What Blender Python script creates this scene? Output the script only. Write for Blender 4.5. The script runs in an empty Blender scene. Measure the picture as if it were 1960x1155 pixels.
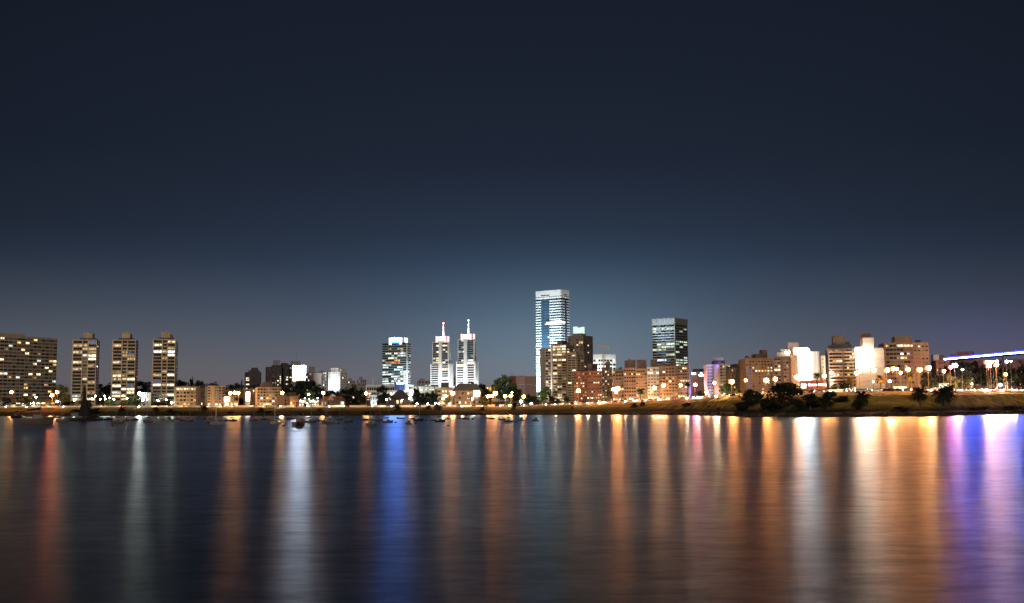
import bpy, math, random
import numpy as np
from mathutils import Matrix, Vector
R = random.Random(7)
sc = bpy.context.scene
COL = sc.collection
PI = math.pi
# ------------------------------------------------------------------ camera
F_, CAMH, PITCH, ROLL = 2080.0, 5.0, math.radians(5.56), 0.007
Fw = Vector((0, math.cos(PITCH), math.sin(PITCH)))
R0 = Vector((1, 0, 0)); U0 = Vector((0, -math.sin(PITCH), math.cos(PITCH)))
Rt = R0 * math.cos(ROLL) - U0 * math.sin(ROLL)
Up = U0 * math.cos(ROLL) + R0 * math.sin(ROLL)
cd = bpy.data.cameras.new('camera'); cam = bpy.data.objects.new('camera', cd); COL.objects.link(cam)
cd.sensor_width = 36; cd.lens = 36 * F_ / 1960; cd.clip_end = 60000; cd.clip_start = .5
cam.matrix_world = Matrix(((Rt.x, Up.x, -Fw.x, 0), (Rt.y, Up.y, -Fw.y, 0), (Rt.z, Up.z, -Fw.z, CAMH), (0, 0, 0, 1)))
sc.camera = cam

def ray(px, py): return Fw + Rt * ((px - 980) / F_) + Up * ((577.5 - py) / F_)
def P(px, py, Y):
    d = ray(px, py); t = Y / d.y
    return Vector((d.x * t, Y, CAMH + d.z * t))
def W(px, py):
    d = ray(px, py); t = -CAMH / d.z
    return Vector((d.x * t, d.y * t, 0))
def hy(px): return 780 - .007 * (px - 980)
KX = F_ / math.cos(PITCH)
def Xof(px, Y): return (px - 980) / KX * Y
def pxof(X, Y): return 980 + KX * X / Y

# ------------------------------------------------------------------ materials
def lin(r, g, b):
    f = lambda c: (c / 255 / 12.92) if c / 255 <= .04045 else ((c / 255 + .055) / 1.055) ** 2.4
    return (f(r), f(g), f(b), 1)
MC = {}
def newmat(name):
    m = bpy.data.materials.new(name); m.use_nodes = True
    nt = m.node_tree; return m, nt, nt.nodes['Principled BSDF']
def surf(name, col, rough=.85, metal=0, ns=.35, amt=.25, stretch=(1, 1, .35), spec=.3, bump=0):
    """a matt surface whose colour wanders with two noises"""
    if name in MC: return MC[name]
    m, nt, b = newmat(name); N = nt.nodes; L = nt.links
    geo = N.new('ShaderNodeNewGeometry'); mp = N.new('ShaderNodeMapping'); mp.inputs['Scale'].default_value = stretch
    L.new(geo.outputs['Position'], mp.inputs['Vector'])
    n1 = N.new('ShaderNodeTexNoise'); n1.inputs['Scale'].default_value = ns; n1.inputs['Detail'].default_value = 6
    L.new(mp.outputs[0], n1.inputs['Vector'])
    rp = N.new('ShaderNodeValToRGB'); rp.color_ramp.elements[0].position = .3; rp.color_ramp.elements[1].position = .72
    c = Vector(col[:3])
    rp.color_ramp.elements[0].color = (*(c * (1 - amt)), 1); rp.color_ramp.elements[1].color = (*(c * (1 + amt)), 1)
    L.new(n1.outputs['Fac'], rp.inputs[0]); L.new(rp.outputs[0], b.inputs['Base Color'])
    b.inputs['Roughness'].default_value = rough; b.inputs['Metallic'].default_value = metal
    b.inputs['Specular IOR Level'].default_value = spec
    if bump:
        bp = N.new('ShaderNodeBump'); bp.inputs['Strength'].default_value = bump; bp.inputs['Distance'].default_value = .3
        L.new(n1.outputs['Fac'], bp.inputs['Height']); L.new(bp.outputs[0], b.inputs['Normal'])
    MC[name] = m; return m
def glow(name, col, st, sample=True):
    if name in MC: return MC[name]
    m, nt, b = newmat(name)
    b.inputs['Base Color'].default_value = (*[min(.8, c * .6 + .1) for c in col[:3]], 1)
    b.inputs['Emission Color'].default_value = (*col[:3], 1); b.inputs['Emission Strength'].default_value = st
    if not sample: m.cycles.emission_sampling = 'NONE'
    MC[name] = m; return m
def litglass(name, col, st, gap=.35):
    """a lit room behind glass: uneven curtains and furniture, every window a brightness of its own"""
    if name in MC: return MC[name]
    m, nt, b = newmat(name); N = nt.nodes; L = nt.links
    geo = N.new('ShaderNodeNewGeometry'); mp = N.new('ShaderNodeMapping'); mp.inputs['Scale'].default_value = (.55, .55, .22)
    L.new(geo.outputs['Position'], mp.inputs['Vector'])
    n = N.new('ShaderNodeTexNoise'); n.inputs['Scale'].default_value = 1; n.inputs['Detail'].default_value = 3
    L.new(mp.outputs[0], n.inputs['Vector'])
    mr = N.new('ShaderNodeMapRange'); mr.inputs['From Min'].default_value = gap; mr.inputs['From Max'].default_value = gap + .25
    mr.inputs['To Min'].default_value = .12; mr.inputs['To Max'].default_value = 1
    L.new(n.outputs['Fac'], mr.inputs['Value'])
    oi = N.new('ShaderNodeObjectInfo'); mr2 = N.new('ShaderNodeMapRange'); mr2.inputs['To Min'].default_value = .35 * st; mr2.inputs['To Max'].default_value = 1.5 * st
    L.new(oi.outputs['Random'], mr2.inputs['Value'])
    mu = N.new('ShaderNodeMath'); mu.operation = 'MULTIPLY'; L.new(mr.outputs[0], mu.inputs[0]); L.new(mr2.outputs[0], mu.inputs[1])
    b.inputs['Base Color'].default_value = (.05, .05, .05, 1); b.inputs['Roughness'].default_value = .15
    b.inputs['Emission Color'].default_value = (*col[:3], 1); L.new(mu.outputs[0], b.inputs['Emission Strength'])
    m.cycles.emission_sampling = 'NONE'
    MC[name] = m; return m
GL = {
 'D': surf('dark_glass', (.018, .02, .024), .12, 0, .5, .4, spec=.5),
 'k': surf('black_void', (.006, .006, .007), .7),
 't': surf('curtained_glass', (.16, .12, .085), .4),
 'W': litglass('warm_white_room', (1, .80, .50), 2.6),
 'w': litglass('warm_dim_room', (1, .66, .32), .8),
 'y': litglass('yellow_room', (1, .62, .16), 1.6),
 'c': litglass('cool_white_room', (.86, .97, 1), 2.0),
 'g': litglass('office_green_room', (.82, 1, .74), 1.3),
 'B': litglass('blue_room', (.16, .32, .75), .5),
 'u': litglass('blue_office_glass', (.05, .16, .34), .35, .2),
 'R': litglass('red_room', (1, .22, .10), 1.2),
 'v': litglass('violet_glass', (.20, .17, .75), .6),
}
TAN = surf('tan_render', (.36, .27, .18)); GREYTAN = surf('grey_tan_render', (.36, .32, .28)); CREAM = surf('cream_render', (.48, .38, .26))
RTAN = surf('orange_tan_render', (.27, .17, .105)); RCREAM = surf('orange_cream_render', (.36, .25, .16)); BRICK = surf('red_brick', (.24, .09, .05)); BROWN = surf('brown_render', (.13, .09, .075)); DARKB = surf('dark_render', (.055, .048, .055))
WHITE = surf('white_render', (.62, .63, .63), amt=.14); GREY = surf('grey_render', (.2, .2, .21)); PINK = surf('pink_panel', (.36, .24, .22), amt=.12)
VIOLETW = surf('pale_render', (.50, .46, .48), amt=.12); ROOFD = surf('dark_roof', (.05, .045, .045)); ROOFR = surf('tile_roof', (.14, .055, .04))
STEEL = surf('steel', (.25, .25, .26), .45, .6); PALE = surf('pale_concrete', (.5, .48, .44)); SLATE = surf('slate_glass', (.05, .075, .10), .2, .2, spec=.6)
BLUEGL = surf('blue_glass', (.035, .085, .15), .15, .2, spec=.6); MASTW = surf('white_paint', (.75, .75, .73), .5, amt=.08)

# ------------------------------------------------------------------ mesh helper
class MB:
    def __init__(s): s.v = []; s.f = []
    def box(s, x0, x1, y0, y1, z0, z1):
        n = len(s.v)
        s.v += [(x0, y0, z0), (x1, y0, z0), (x1, y1, z0), (x0, y1, z0), (x0, y0, z1), (x1, y0, z1), (x1, y1, z1), (x0, y1, z1)]
        s.f += [tuple(n + i for i in q) for q in ((0, 3, 2, 1), (4, 5, 6, 7), (0, 1, 5, 4), (1, 2, 6, 5), (2, 3, 7, 6), (3, 0, 4, 7))]
        return s
    def tube(s, a, b, r0, r1, n=8, cap=True):
        a = Vector(a); b = Vector(b); d = (b - a).normalized()
        u = d.orthogonal().normalized(); w = d.cross(u); k = len(s.v)
        for i in range(n):
            e = u * math.cos(2 * PI * i / n) + w * math.sin(2 * PI * i / n)
            s.v.append(tuple(a + e * r0)); s.v.append(tuple(b + e * r1))
        for i in range(n):
            j = (i + 1) % n; s.f.append((k + 2 * i, k + 2 * j, k + 2 * j + 1, k + 2 * i + 1))
        if cap:
            s.f.append(tuple(k + 2 * i for i in range(n))[::-1]); s.f.append(tuple(k + 2 * i + 1 for i in range(n)))
        return s
    def ball(s, c, rx, ry=None, rz=None, n=8, m=5):
        ry = ry or rx; rz = rz or rx; k = len(s.v); c = Vector(c)
        s.v.append((c.x, c.y, c.z - rz))
        for j in range(1, m):
            t = PI * j / m
            for i in range(n):
                p = 2 * PI * i / n
                s.v.append((c.x + rx * math.sin(t) * math.cos(p), c.y + ry * math.sin(t) * math.sin(p), c.z - rz * math.cos(t)))
        s.v.append((c.x, c.y, c.z + rz)); top = len(s.v) - 1
        for i in range(n):
            i2 = (i + 1) % n
            s.f.append((k, k + 1 + i2, k + 1 + i))
            for j in range(m - 2):
                a = k + 1 + j * n
                s.f.append((a + i, a + i2, a + n + i2, a + n + i))
            a = k + 1 + (m - 2) * n
            s.f.append((a + i, a + i2, top))
        return s
    def poly(s, pts):
        n = len(s.v); s.v += [tuple(p) for p in pts]; s.f.append(tuple(range(n, n + len(pts)))); return s
    def prism(s, prof, y0, y1):
        """outline in x,z pushed from y0 to y1"""
        n = len(s.v); k = len(prof)
        s.v += [(x, y0, z) for x, z in prof] + [(x, y1, z) for x, z in prof]
        s.f.append(tuple(n + i for i in range(k))); s.f.append(tuple(n + k + i for i in range(k))[::-1])
        for i in range(k):
            j = (i + 1) % k; s.f.append((n + i, n + k + i, n + k + j, n + j))
        return s
    def mesh(s, name, mat, smooth=False):
        me = bpy.data.meshes.new(name); me.from_pydata(s.v, [], s.f)
        for m in (mat if isinstance(mat, (list, tuple)) else [mat]): me.materials.append(m)
        if smooth: me.polygons.foreach_set('use_smooth', [True] * len(me.polygons))
        me.update(); return me
    def build(s, name, mat, parent=None, smooth=False):
        return link(name, s.mesh(name, mat, smooth), parent)
def link(name, data, parent=None, loc=None, rz=0, scale=None):
    o = bpy.data.objects.new(name, data); COL.objects.link(o)
    if parent: o.parent = parent
    if loc is not None: o.location = loc
    if rz: o.rotation_euler = (0, 0, rz)
    if scale is not None: o.scale = scale if hasattr(scale, '__len__') else (scale,) * 3
    return o
def tag(o, label, cat, group=None, kind=None):
    o['label'] = label; o['category'] = cat
    if group: o['group'] = group
    if kind: o['kind'] = kind
    return o
def thing(name, label, cat, loc, rz=0, group=None, scale=None):
    return tag(link(name, None, None, loc, rz, scale), label, cat, group)
def dup(root, loc, rz=0, scale=None):
    r = root.copy(); COL.objects.link(r); r.location = loc; r.rotation_euler = (0, 0, rz)
    if scale is not None: r.scale = scale if hasattr(scale, '__len__') else (scale,) * 3
    for ch in root.children:
        c = ch.copy(); COL.objects.link(c); c.parent = r
        for g in ch.children:
            e = g.copy(); COL.objects.link(e); e.parent = c
    return r

# where things stand along the shore, by picture column: used for wording only
LM = [(112, 'the long slab block'), (200, 'the first slim tower'), (277, 'the middle slim tower'), (335, 'the third slim tower'),
 (390, 'the low lit-top block'), (438, 'the cream six storey block'), (478, 'the glowing restaurant'), (542, 'the ochre balcony block'),
 (612, 'the glowing white billboard'), (665, 'the floodlit white block'), (725, 'the white pavilion'), (800, 'the blue crowned tower'), (870, 'the left twin tower'),
 (930, 'the right twin tower'), (1020, 'the windowless pink hall'), (1062, 'the tallest banded tower'), (1100, 'the white ribbed tower'),
 (1155, 'the red brick blocks'), (1220, 'the balconied row block'), (1262, 'the white lit row block'), (1325, 'the row end block'),
 (1355, 'the emblem block'), (1430, 'the violet lit block'), (1482, 'the square windowed block'), (1585, 'the floodlit white wall'),
 (1638, 'the striped balcony block'), (1694, 'the stepped white wall'), (1786, 'the curved corner block'), (1870, "the blue beam's left half"), (9999, "the blue beam's right end")]
ORD = ['leftmost', 'second', 'third', 'fourth', 'fifth', 'sixth', 'seventh', 'eighth', 'ninth', 'tenth', 'eleventh', 'twelfth', 'thirteenth', 'fourteenth', 'fifteenth', 'sixteenth']
PEND = []
def later(o, desc, px, prep): PEND.append((o, desc, px, prep))
def settle():
    from collections import defaultdict
    g = defaultdict(list)
    for o, d, px, prep in PEND:
        lm = next(n for a, n in LM if px < a); g[(d, prep, lm)].append((px, o))
    for (d, prep, lm), L in g.items():
        L.sort(key=lambda t: t[0])
        for i, (px, o) in enumerate(L):
            o['label'] = f'{d} {prep} {lm}' if len(L) == 1 else f'{d}, {ORD[i]} from left {prep} {lm}' if i else f'{d}, leftmost {prep} {lm}'

# ------------------------------------------------------------------ ground
shore_k = [(-1500, 797.5), (0, 797), (600, 796.3), (840, 795), (1040, 794.3), (1250, 794.4), (1330, 795.3), (1400, 797.3), (1560, 798), (1680, 798), (1780, 797), (1860, 794.6), (1960, 791.8), (2200, 789), (3500, 785)]
road_k = [(-1500, 782), (0, 780), (600, 780), (900, 779.5), (980, 778.5), (1060, 776), (1130, 774), (1330, 764), (1420, 758.5), (1600, 751), (1700, 750), (1960, 749.5), (2300, 748), (3500, 745)]
PXS = np.array([-1500, -900, -500, -250] + list(range(-100, 2100, 20)) + [2150, 2300, 2600, 3000, 3500], float)
def S(px):
    py = np.interp(px, *zip(*shore_k)); return CAMH * F_ / (py - hy(px))
def RD(px): return S(px) + np.interp(px, [0, 900, 1300, 1600, 1960], [62, 62, 62, 66, 74])
def ZR(px):
    return P(px, float(np.interp(px, *zip(*road_k))), float(RD(px))).z
def prof(px):
    w = float(RD(px) - S(px)); zr = ZR(px)
    k = float(np.interp(px, [1000, 1250], [0, 1]))
    hill = float(np.interp(px, [-200, 100, 400, 650, 800], [10, 18, 18, 10, 6]))
    return ([-60, -8, 0, 2.5, 4, w * .3, w * .62, w - 7, w + 9, w + 13, w + 60, w + 200, w + 420, w + 2500, w + 9000],
            [-6, -1.2, -.02, .9, 1.3, 2.0, zr - 1.9 + .5 * (1 - k), zr - .05, zr, zr + .5, zr + 1.5, zr + 3, zr + hill, zr + hill + 12, zr + 30])
def ground(px, Y):
    o, z = prof(px); return float(np.interp(Y - float(S(px)), o, z))
def gp(px, Y): return Vector((Xof(px, Y), Y, ground(px, Y)))
mb = MB(); nrow = len(prof(0)[0])
SUB = 1
rg = random.Random(3)
rows_all = []
for px in PXS:
    o, z = prof(px); s = float(S(px)); col = []
    for i in range(nrow):
        jit = rg.uniform(-1.6, 1.6) if i in (2, 3, 4, 5) else 0
        Y = s + o[i] + jit; col.append((Xof(px, Y), Y, z[i] + (rg.uniform(-.25, .25) if 3 <= i <= 6 else 0)))
    rows_all.append(col)
# refine the columns so the bank is uneven
for c in rows_all: mb.v += c
for i in range(len(PXS) - 1):
    for j in range(nrow - 1):
        a = i * nrow + j; mb.f.append((a, a + nrow, a + nrow + 1, a + 1))
def ground_mat():
    m, nt, b = newmat('grass_lamplit_fade'); N = nt.nodes; L = nt.links
    geo = N.new('ShaderNodeNewGeometry')
    mp = N.new('ShaderNodeMapping'); mp.inputs['Scale'].default_value = (.07, .2, .5); L.new(geo.outputs['Position'], mp.inputs[0])
    n = N.new('ShaderNodeTexNoise'); n.inputs['Scale'].default_value = 1; n.inputs['Detail'].default_value = 8; L.new(mp.outputs[0], n.inputs['Vector'])
    rp = N.new('ShaderNodeValToRGB'); rp.color_ramp.elements[0].position = .32; rp.color_ramp.elements[1].position = .7
    rp.color_ramp.elements[0].color = (.06, .05, .013, 1); rp.color_ramp.elements[1].color = (.37, .255, .05, 1); L.new(n.outputs[0], rp.inputs[0])  # the lamplit gold of the grass is put into this colour
    sx = N.new('ShaderNodeSeparateXYZ'); L.new(geo.outputs['Position'], sx.inputs[0])
    mr = N.new('ShaderNodeMapRange'); mr.inputs['From Min'].default_value = 2.6; mr.inputs['From Max'].default_value = 5.2; L.new(sx.outputs['Z'], mr.inputs['Value'])
    mx = N.new('ShaderNodeMix'); mx.data_type = 'RGBA'; L.new(mr.outputs[0], mx.inputs['Factor'])
    mx.inputs['A'].default_value = (.016, .013, .010, 1); L.new(rp.outputs[0], mx.inputs['B'])  # colour darkens downhill, as lamplight from the road would fade
    L.new(mx.outputs['Result'], b.inputs['Base Color']); b.inputs['Roughness'].default_value = .95; b.inputs['Specular IOR Level'].default_value = .1
    bp = N.new('ShaderNodeBump'); bp.inputs['Strength'].default_value = .6; bp.inputs['Distance'].default_value = .5
    n2 = N.new('ShaderNodeTexNoise'); n2.inputs['Scale'].default_value = .6; n2.inputs['Detail'].default_value = 6; L.new(geo.outputs['Position'], n2.inputs['Vector'])
    L.new(n2.outputs[0], bp.inputs['Height']); L.new(bp.outputs[0], b.inputs['Normal'])
    return m
o = mb.build('ground', ground_mat()); o['kind'] = 'structure'
# road sheet, kerb, lane marks
ASPH = surf('asphalt', (.05, .05, .052), .8, ns=.8)
def strip(name, mat, d0, d1, dz0, dz1, kind='structure', p0=-500, p1=2600, thick=None):
    m = MB(); pts = [p for p in PXS if p0 <= p <= p1]
    for px in pts:
        rd = float(RD(px)); zr = ZR(px)
        for d, dz in ((d0, dz0), (d1, dz1)): m.v.append((Xof(px, rd + d), rd + d, zr + dz))
        if thick:
            for d, dz in ((d1, dz1 - thick), (d0, dz0 - thick)): m.v.append((Xof(px, rd + d), rd + d, zr + dz))
    k = 4 if thick else 2
    for i in range(len(pts) - 1):
        a = i * k
        if thick:
            for q in range(4):
                q2 = (q + 1) % 4; m.f.append((a + q, a + k + q, a + k + q2, a + q2))
        else: m.f.append((a, a + 2, a + 3, a + 1))
    o = m.build(name, mat)
    if kind: o['kind'] = kind
    return o
strip('road', ASPH, -5.5, 7.5, .03, .03)
strip('kerb', PALE, -6.4, -5.5, .14, .14, thick=.4); strip('pavement', PALE, 7.5, 8.9, .15, .15, thick=.3)
strip('road_marking', WHITE, .9, 1.1, .04, .04)
# rocks at the water's edge
rk = random.Random(21); m = MB()
for i in range(1500):
    px = rk.uniform(-80, 2060); k_ = rk.random(); Y = float(S(px)) + rk.uniform(-3.2, 3.0) - .8; r = (.25 + 1.1 * k_ ** 3) * (1 if px < 900 else 1.3)
    b0 = len(m.v); m.ball((Xof(px, Y), Y, max(-.1, ground(px, Y)) + .05), r * rk.uniform(.9, 1.7), r, r * rk.uniform(.5, .9), 7, 4)
    for q in range(b0, len(m.v)):
        x, y, z = m.v[q]; m.v[q] = (x + rk.uniform(-.2, .2) * r, y + rk.uniform(-.2, .2) * r, z + rk.uniform(-.2, .2) * r)
o = m.build('shore_rocks', surf('wet_rock', (.022, .019, .016), .6, ns=.9, amt=.5)); o['kind'] = 'stuff'
# ------------------------------------------------------------------ water
def water_mat():
    m, nt, b = newmat('harbour_water'); N = nt.nodes; L = nt.links
    out = N['Material Output']; N.remove(b)
    gl = N.new('ShaderNodeBsdfGlossy'); gl.distribution = 'BECKMANN'; gl.inputs['Color'].default_value = (.58, .62, .70, 1); df = N.new('ShaderNodeBsdfDiffuse'); df.inputs['Color'].default_value = (.004, .0065, .010, 1)
    fz = N.new('ShaderNodeFresnel'); fz.inputs['IOR'].default_value = 1.33; mix = N.new('ShaderNodeMixShader')
    L.new(fz.outputs[0], mix.inputs[0]); L.new(df.outputs[0], mix.inputs[1]); L.new(gl.outputs[0], mix.inputs[2]); L.new(mix.outputs[0], out.inputs['Surface'])
    geo = N.new('ShaderNodeNewGeometry')
    mp = N.new('ShaderNodeMapping'); mp.inputs['Scale'].default_value = (.8, .9, 1); mp.inputs['Location'].default_value = (.31, .17, .43); L.new(geo.outputs['Position'], mp.inputs[0])
    n = N.new('ShaderNodeTexNoise'); n.inputs['Scale'].default_value = .9; n.inputs['Detail'].default_value = 7; n.inputs['Roughness'].default_value = .68; L.new(mp.outputs[0], n.inputs['Vector'])
    mp2 = N.new('ShaderNodeMapping'); mp2.inputs['Scale'].default_value = (.006, .05, 1); mp2.inputs['Location'].default_value = (.2, .1, .37); L.new(geo.outputs['Position'], mp2.inputs[0])
    n2 = N.new('ShaderNodeTexNoise'); n2.inputs['Scale'].default_value = 1; n2.inputs['Detail'].default_value = 4; L.new(mp2.outputs[0], n2.inputs['Vector'])
    mr = N.new('ShaderNodeMapRange'); mr.inputs['From Min'].default_value = .3; mr.inputs['From Max'].default_value = .7; mr.inputs['To Min'].default_value = .2755; mr.inputs['To Max'].default_value = .279
    L.new(n2.outputs['Fac'], mr.inputs['Value']); L.new(mr.outputs[0], gl.inputs['Roughness'])
    mp3 = N.new('ShaderNodeMapping'); mp3.inputs['Scale'].default_value = (.42, .85, 1); mp3.inputs['Location'].default_value = (.6, .3, .41); L.new(geo.outputs['Position'], mp3.inputs[0])
    n3 = N.new('ShaderNodeTexNoise'); n3.inputs['Scale'].default_value = 1; n3.inputs['Detail'].default_value = 8; n3.inputs['Roughness'].default_value = .74; L.new(mp3.outputs[0], n3.inputs['Vector'])
    mr3 = N.new('ShaderNodeMapRange'); mr3.inputs['From Min'].default_value = .3; mr3.inputs['From Max'].default_value = .7; mr3.inputs['To Min'].default_value = .62; mr3.inputs['To Max'].default_value = 1.3; L.new(n3.outputs['Fac'], mr3.inputs['Value'])
    mr4 = N.new('ShaderNodeMapRange'); mr4.inputs['From Min'].default_value = .3; mr4.inputs['From Max'].default_value = .7; mr4.inputs['To Min'].default_value = .85; mr4.inputs['To Max'].default_value = 1.12; L.new(n2.outputs['Fac'], mr4.inputs['Value'])
    mm = N.new('ShaderNodeMath'); mm.operation = 'MULTIPLY'; L.new(mr3.outputs[0], mm.inputs[0]); L.new(mr4.outputs[0], mm.inputs[1])
    vs = N.new('ShaderNodeVectorMath'); vs.operation = 'SCALE'; vs.inputs[0].default_value = (.58, .62, .70); L.new(mm.outputs[0], vs.inputs['Scale']); L.new(vs.outputs[0], gl.inputs['Color'])  # ripple light and dark put into the reflection colour
    bp = N.new('ShaderNodeBump'); bp.inputs['Strength'].default_value = .26; bp.inputs['Distance'].default_value = .12
    L.new(n.outputs['Fac'], bp.inputs['Height']); L.new(bp.outputs[0], gl.inputs['Normal'])
    return m
m = MB(); m.poly([(-6000, -300, 0), (6000, -300, 0), (6000, 9000, 0), (-6000, 9000, 0)])
o = m.build('water', water_mat()); o['kind'] = 'structure'

# ------------------------------------------------------------------ buildings
UNIT = {}
def unit_window(ch):
    if ch not in UNIT: UNIT[ch] = MB().box(-.5, .5, -.5, .5, -.5, .5).mesh('window', GL[ch])
    return UNIT[ch]
def E(n, fill=.6, a=0., b=1.):
    st = (b - a) / n; return [(a + st * (i + .5 - fill / 2), a + st * (i + .5 + fill / 2)) for i in range(n)]
class Bld:
    def __init__(s, name, label, cat, pa, ya, pb, yb, top, wall, C=None, d=16., base=None, group=None, wallname='wall', body=True):
        pm = (top + 770) / 2
        if C is None and abs(ya - yb) < 20:
            q = ((pa + pb) / 2 - 980) / KX * (pb - pa) / F_ * ya / 2; ya, yb = ya + q, yb - q
        A = P(pa, pm, ya); B = P(pb, pm, yb)
        s.pa, s.pb, s.pm = pa, pb, pm; s.A, s.B = A, B
        s.w = math.hypot(B.x - A.x, B.y - A.y); s.rz = math.atan2(B.y - A.y, B.x - A.x)
        s.ztop = P(pb, top, yb).z
        s.z0 = (min(ground((pa + pb) / 2, ya), ground((pa + pb) / 2, yb)) - .4) if base is None else P(pb, base, yb).z
        s.H = s.ztop - s.z0; s.d = d
        if C is not None:   # depth so that the far right corner shows at column C
            nx, ny = -math.sin(s.rz), math.cos(s.rz)
            k = (P(C, pm, 1000).x) / 1000
            s.d = abs((B.x - k * B.y) / (k * ny - nx))
        s.root = thing(name, label, cat, ((A.x + B.x) / 2, (A.y + B.y) / 2, s.z0), s.rz, group)
        s.C = C; s.wins = []; s.rnd = random.Random(int(pa * 7 + pb * 13 + top))
        s.wallmat = wall
        if body: MB().box(-s.w / 2, s.w / 2, 0, s.d, 0, s.H).build(wallname, wall, s.root)
    def ymid(s): return (s.A.y + s.B.y) / 2
    def z(s, py): return P((s.pa + s.pb) / 2, py, s.ymid()).z - s.z0
    def fr(s, px): return (px - s.pa) / (s.pb - s.pa)
    def x(s, px): return (s.fr(px) - .5) * s.w
    def span(s, face, s0, s1, z0, z1, p0, p1):
        if face == 'f': return (-s.w / 2 + s0, -s.w / 2 + s1, -p1, -p0, z0, z1)
        if face == 'r': return (s.w / 2 + p0, s.w / 2 + p1, s0, s1, z0, z1)
        return (-s.w / 2 - p1, -s.w / 2 - p0, s.d - s1, s.d - s0, z0, z1)
    def len(s, face): return s.w if face == 'f' else s.d
    def part(s, name, mat, face, s0, s1, z0, z1, p1, p0=-.05):
        """a box proud of a face; s0,s1 are fractions of the face"""
        L = s.len(face); return MB().box(*s.span(face, s0 * L, s1 * L, z0, z1, p0, p1)).build(name, mat, s.root)
    def bands(s, face, z0, z1, n, s0, s1, p, mat, frac=.35, name='balcony', lo=0.):
        st = (z1 - z0) / n
        for i in range(n): s.part(name, mat, face, s0, s1, z0 + st * (i + lo), z0 + st * (i + lo + frac), p)
    def grid(s, face, z0, z1, n, cols, rows=None, lit=.15, pal='WWwwyc', dark='D', wh=.5, sill=.3, p=.07):
        """windows; rows run from the top floor down, one letter per column"""
        L = s.len(face); st = (z1 - z0) / n
        for i in range(n):
            zz = z1 - st * (i + 1)
            for j, (a, b) in enumerate(cols):
                ch = rows[i][j] if rows and i < len(rows) and j < len(rows[i]) else (s.rnd.choice(pal) if s.rnd.random() < lit else s.rnd.choice(dark))
                if ch == '-': continue
                s.wins.append((s.span(face, a * L, b * L, zz + st * sill, zz + st * (sill + wh), -.05, p), ch))
    def block(s, pl, pr, top, mat, name='lift_housing', y0=3., dd=None, z0=None):
        zt = s.z(top); dd = dd or max(3., s.d - y0 - 2)
        if s.C and pr > s.pb + .5:
            e = lambda p: max(0, (p - s.pb) / (s.C - s.pb)) * s.d
            x1 = s.w / 2 - .3; ya = e(pl) + (.6 if pl > s.pb else min(y0, 2)); yb = max(ya + 2, min(e(pr), s.d - .3))
            x0 = max(-s.w / 2 + .3, s.x(pl)) if pl < s.pb - 1 else x1 - max(3., s.w * .45)
            return MB().box(x0, x1, ya, yb, s.H - .02 if z0 is None else z0, zt).build(name, mat, s.root)
        return MB().box(s.x(pl), s.x(pr), y0, y0 + dd, s.H - .02 if z0 is None else z0, zt).build(name, mat, s.root)
    def antenna(s, px, top, r=.12, y=6, z0=None):
        return MB().tube((s.x(px), y, s.H - .5 if z0 is None else z0), (s.x(px), y, s.z(top)), r, r * .5, 5).build('antenna', STEEL, s.root)
    def roofbits(s, n=4, mat=DARKB):
        for i in range(n):
            x = s.rnd.uniform(-.42, .42) * s.w; w = s.rnd.uniform(.8, 2.2); h = s.rnd.uniform(.8, 2.0)
            y = s.rnd.uniform(1.5, max(2, s.d - 4)); MB().box(x - w / 2, x + w / 2, y, y + 2, s.H - .02, s.H + h).build(s.rnd.choice(['water_tank', 'roof_vent']), mat, s.root)
    def done(s):
        order = sorted(s.wins, key=lambda t: (t[1] in 'Dkt', -(t[0][1] - t[0][0] + t[0][3] - t[0][2])))
        for b, ch in order[:100]:
            o = link('window', unit_window(ch), s.root, ((b[0] + b[1]) / 2, (b[2] + b[3]) / 2, (b[4] + b[5]) / 2))
            o.scale = (b[1] - b[0], b[3] - b[2], b[5] - b[4])
        rest = order[100:]
        if rest:
            m = MB(); chs = sorted({c for _, c in rest}); idx = []
            for b, ch in rest: m.box(*b); idx += [chs.index(ch)] * 6
            me = m.mesh('window', [GL[c] for c in chs]); me.polygons.foreach_set('material_index', idx)
            o = link('window', me, s.root); o['kind'] = 'stuff'
        return s
def spot(parent, loc, target, power, col, size=90, blend=.8, r=1.0):
    l = bpy.data.lights.new('floodlight', 'SPOT'); l.energy = power; l.color = col[:3]; l.spot_size = math.radians(size); l.spot_blend = blend; l.shadow_soft_size = r  # also names the added facade fills, which have no lamp body
    o = bpy.data.objects.new('floodlight', l); COL.objects.link(o); o.parent = parent; o.location = loc
    o.rotation_euler = (Vector(target) - Vector(loc)).to_track_quat('-Z', 'Y').to_euler(); return o

def wash(b, power, col=(1, .47, .17), dist=11, z=1.0, aim=.4):  # added spots that fill facades in place of street lamp light
    k = max(1, round(b.w / 16))
    for i in range(k):
        x = b.w * ((i + .5) / k - .5); spot(b.root, (x, -dist, z), (x, 0, b.H * aim), power, col, 125, .9, .6)
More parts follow.
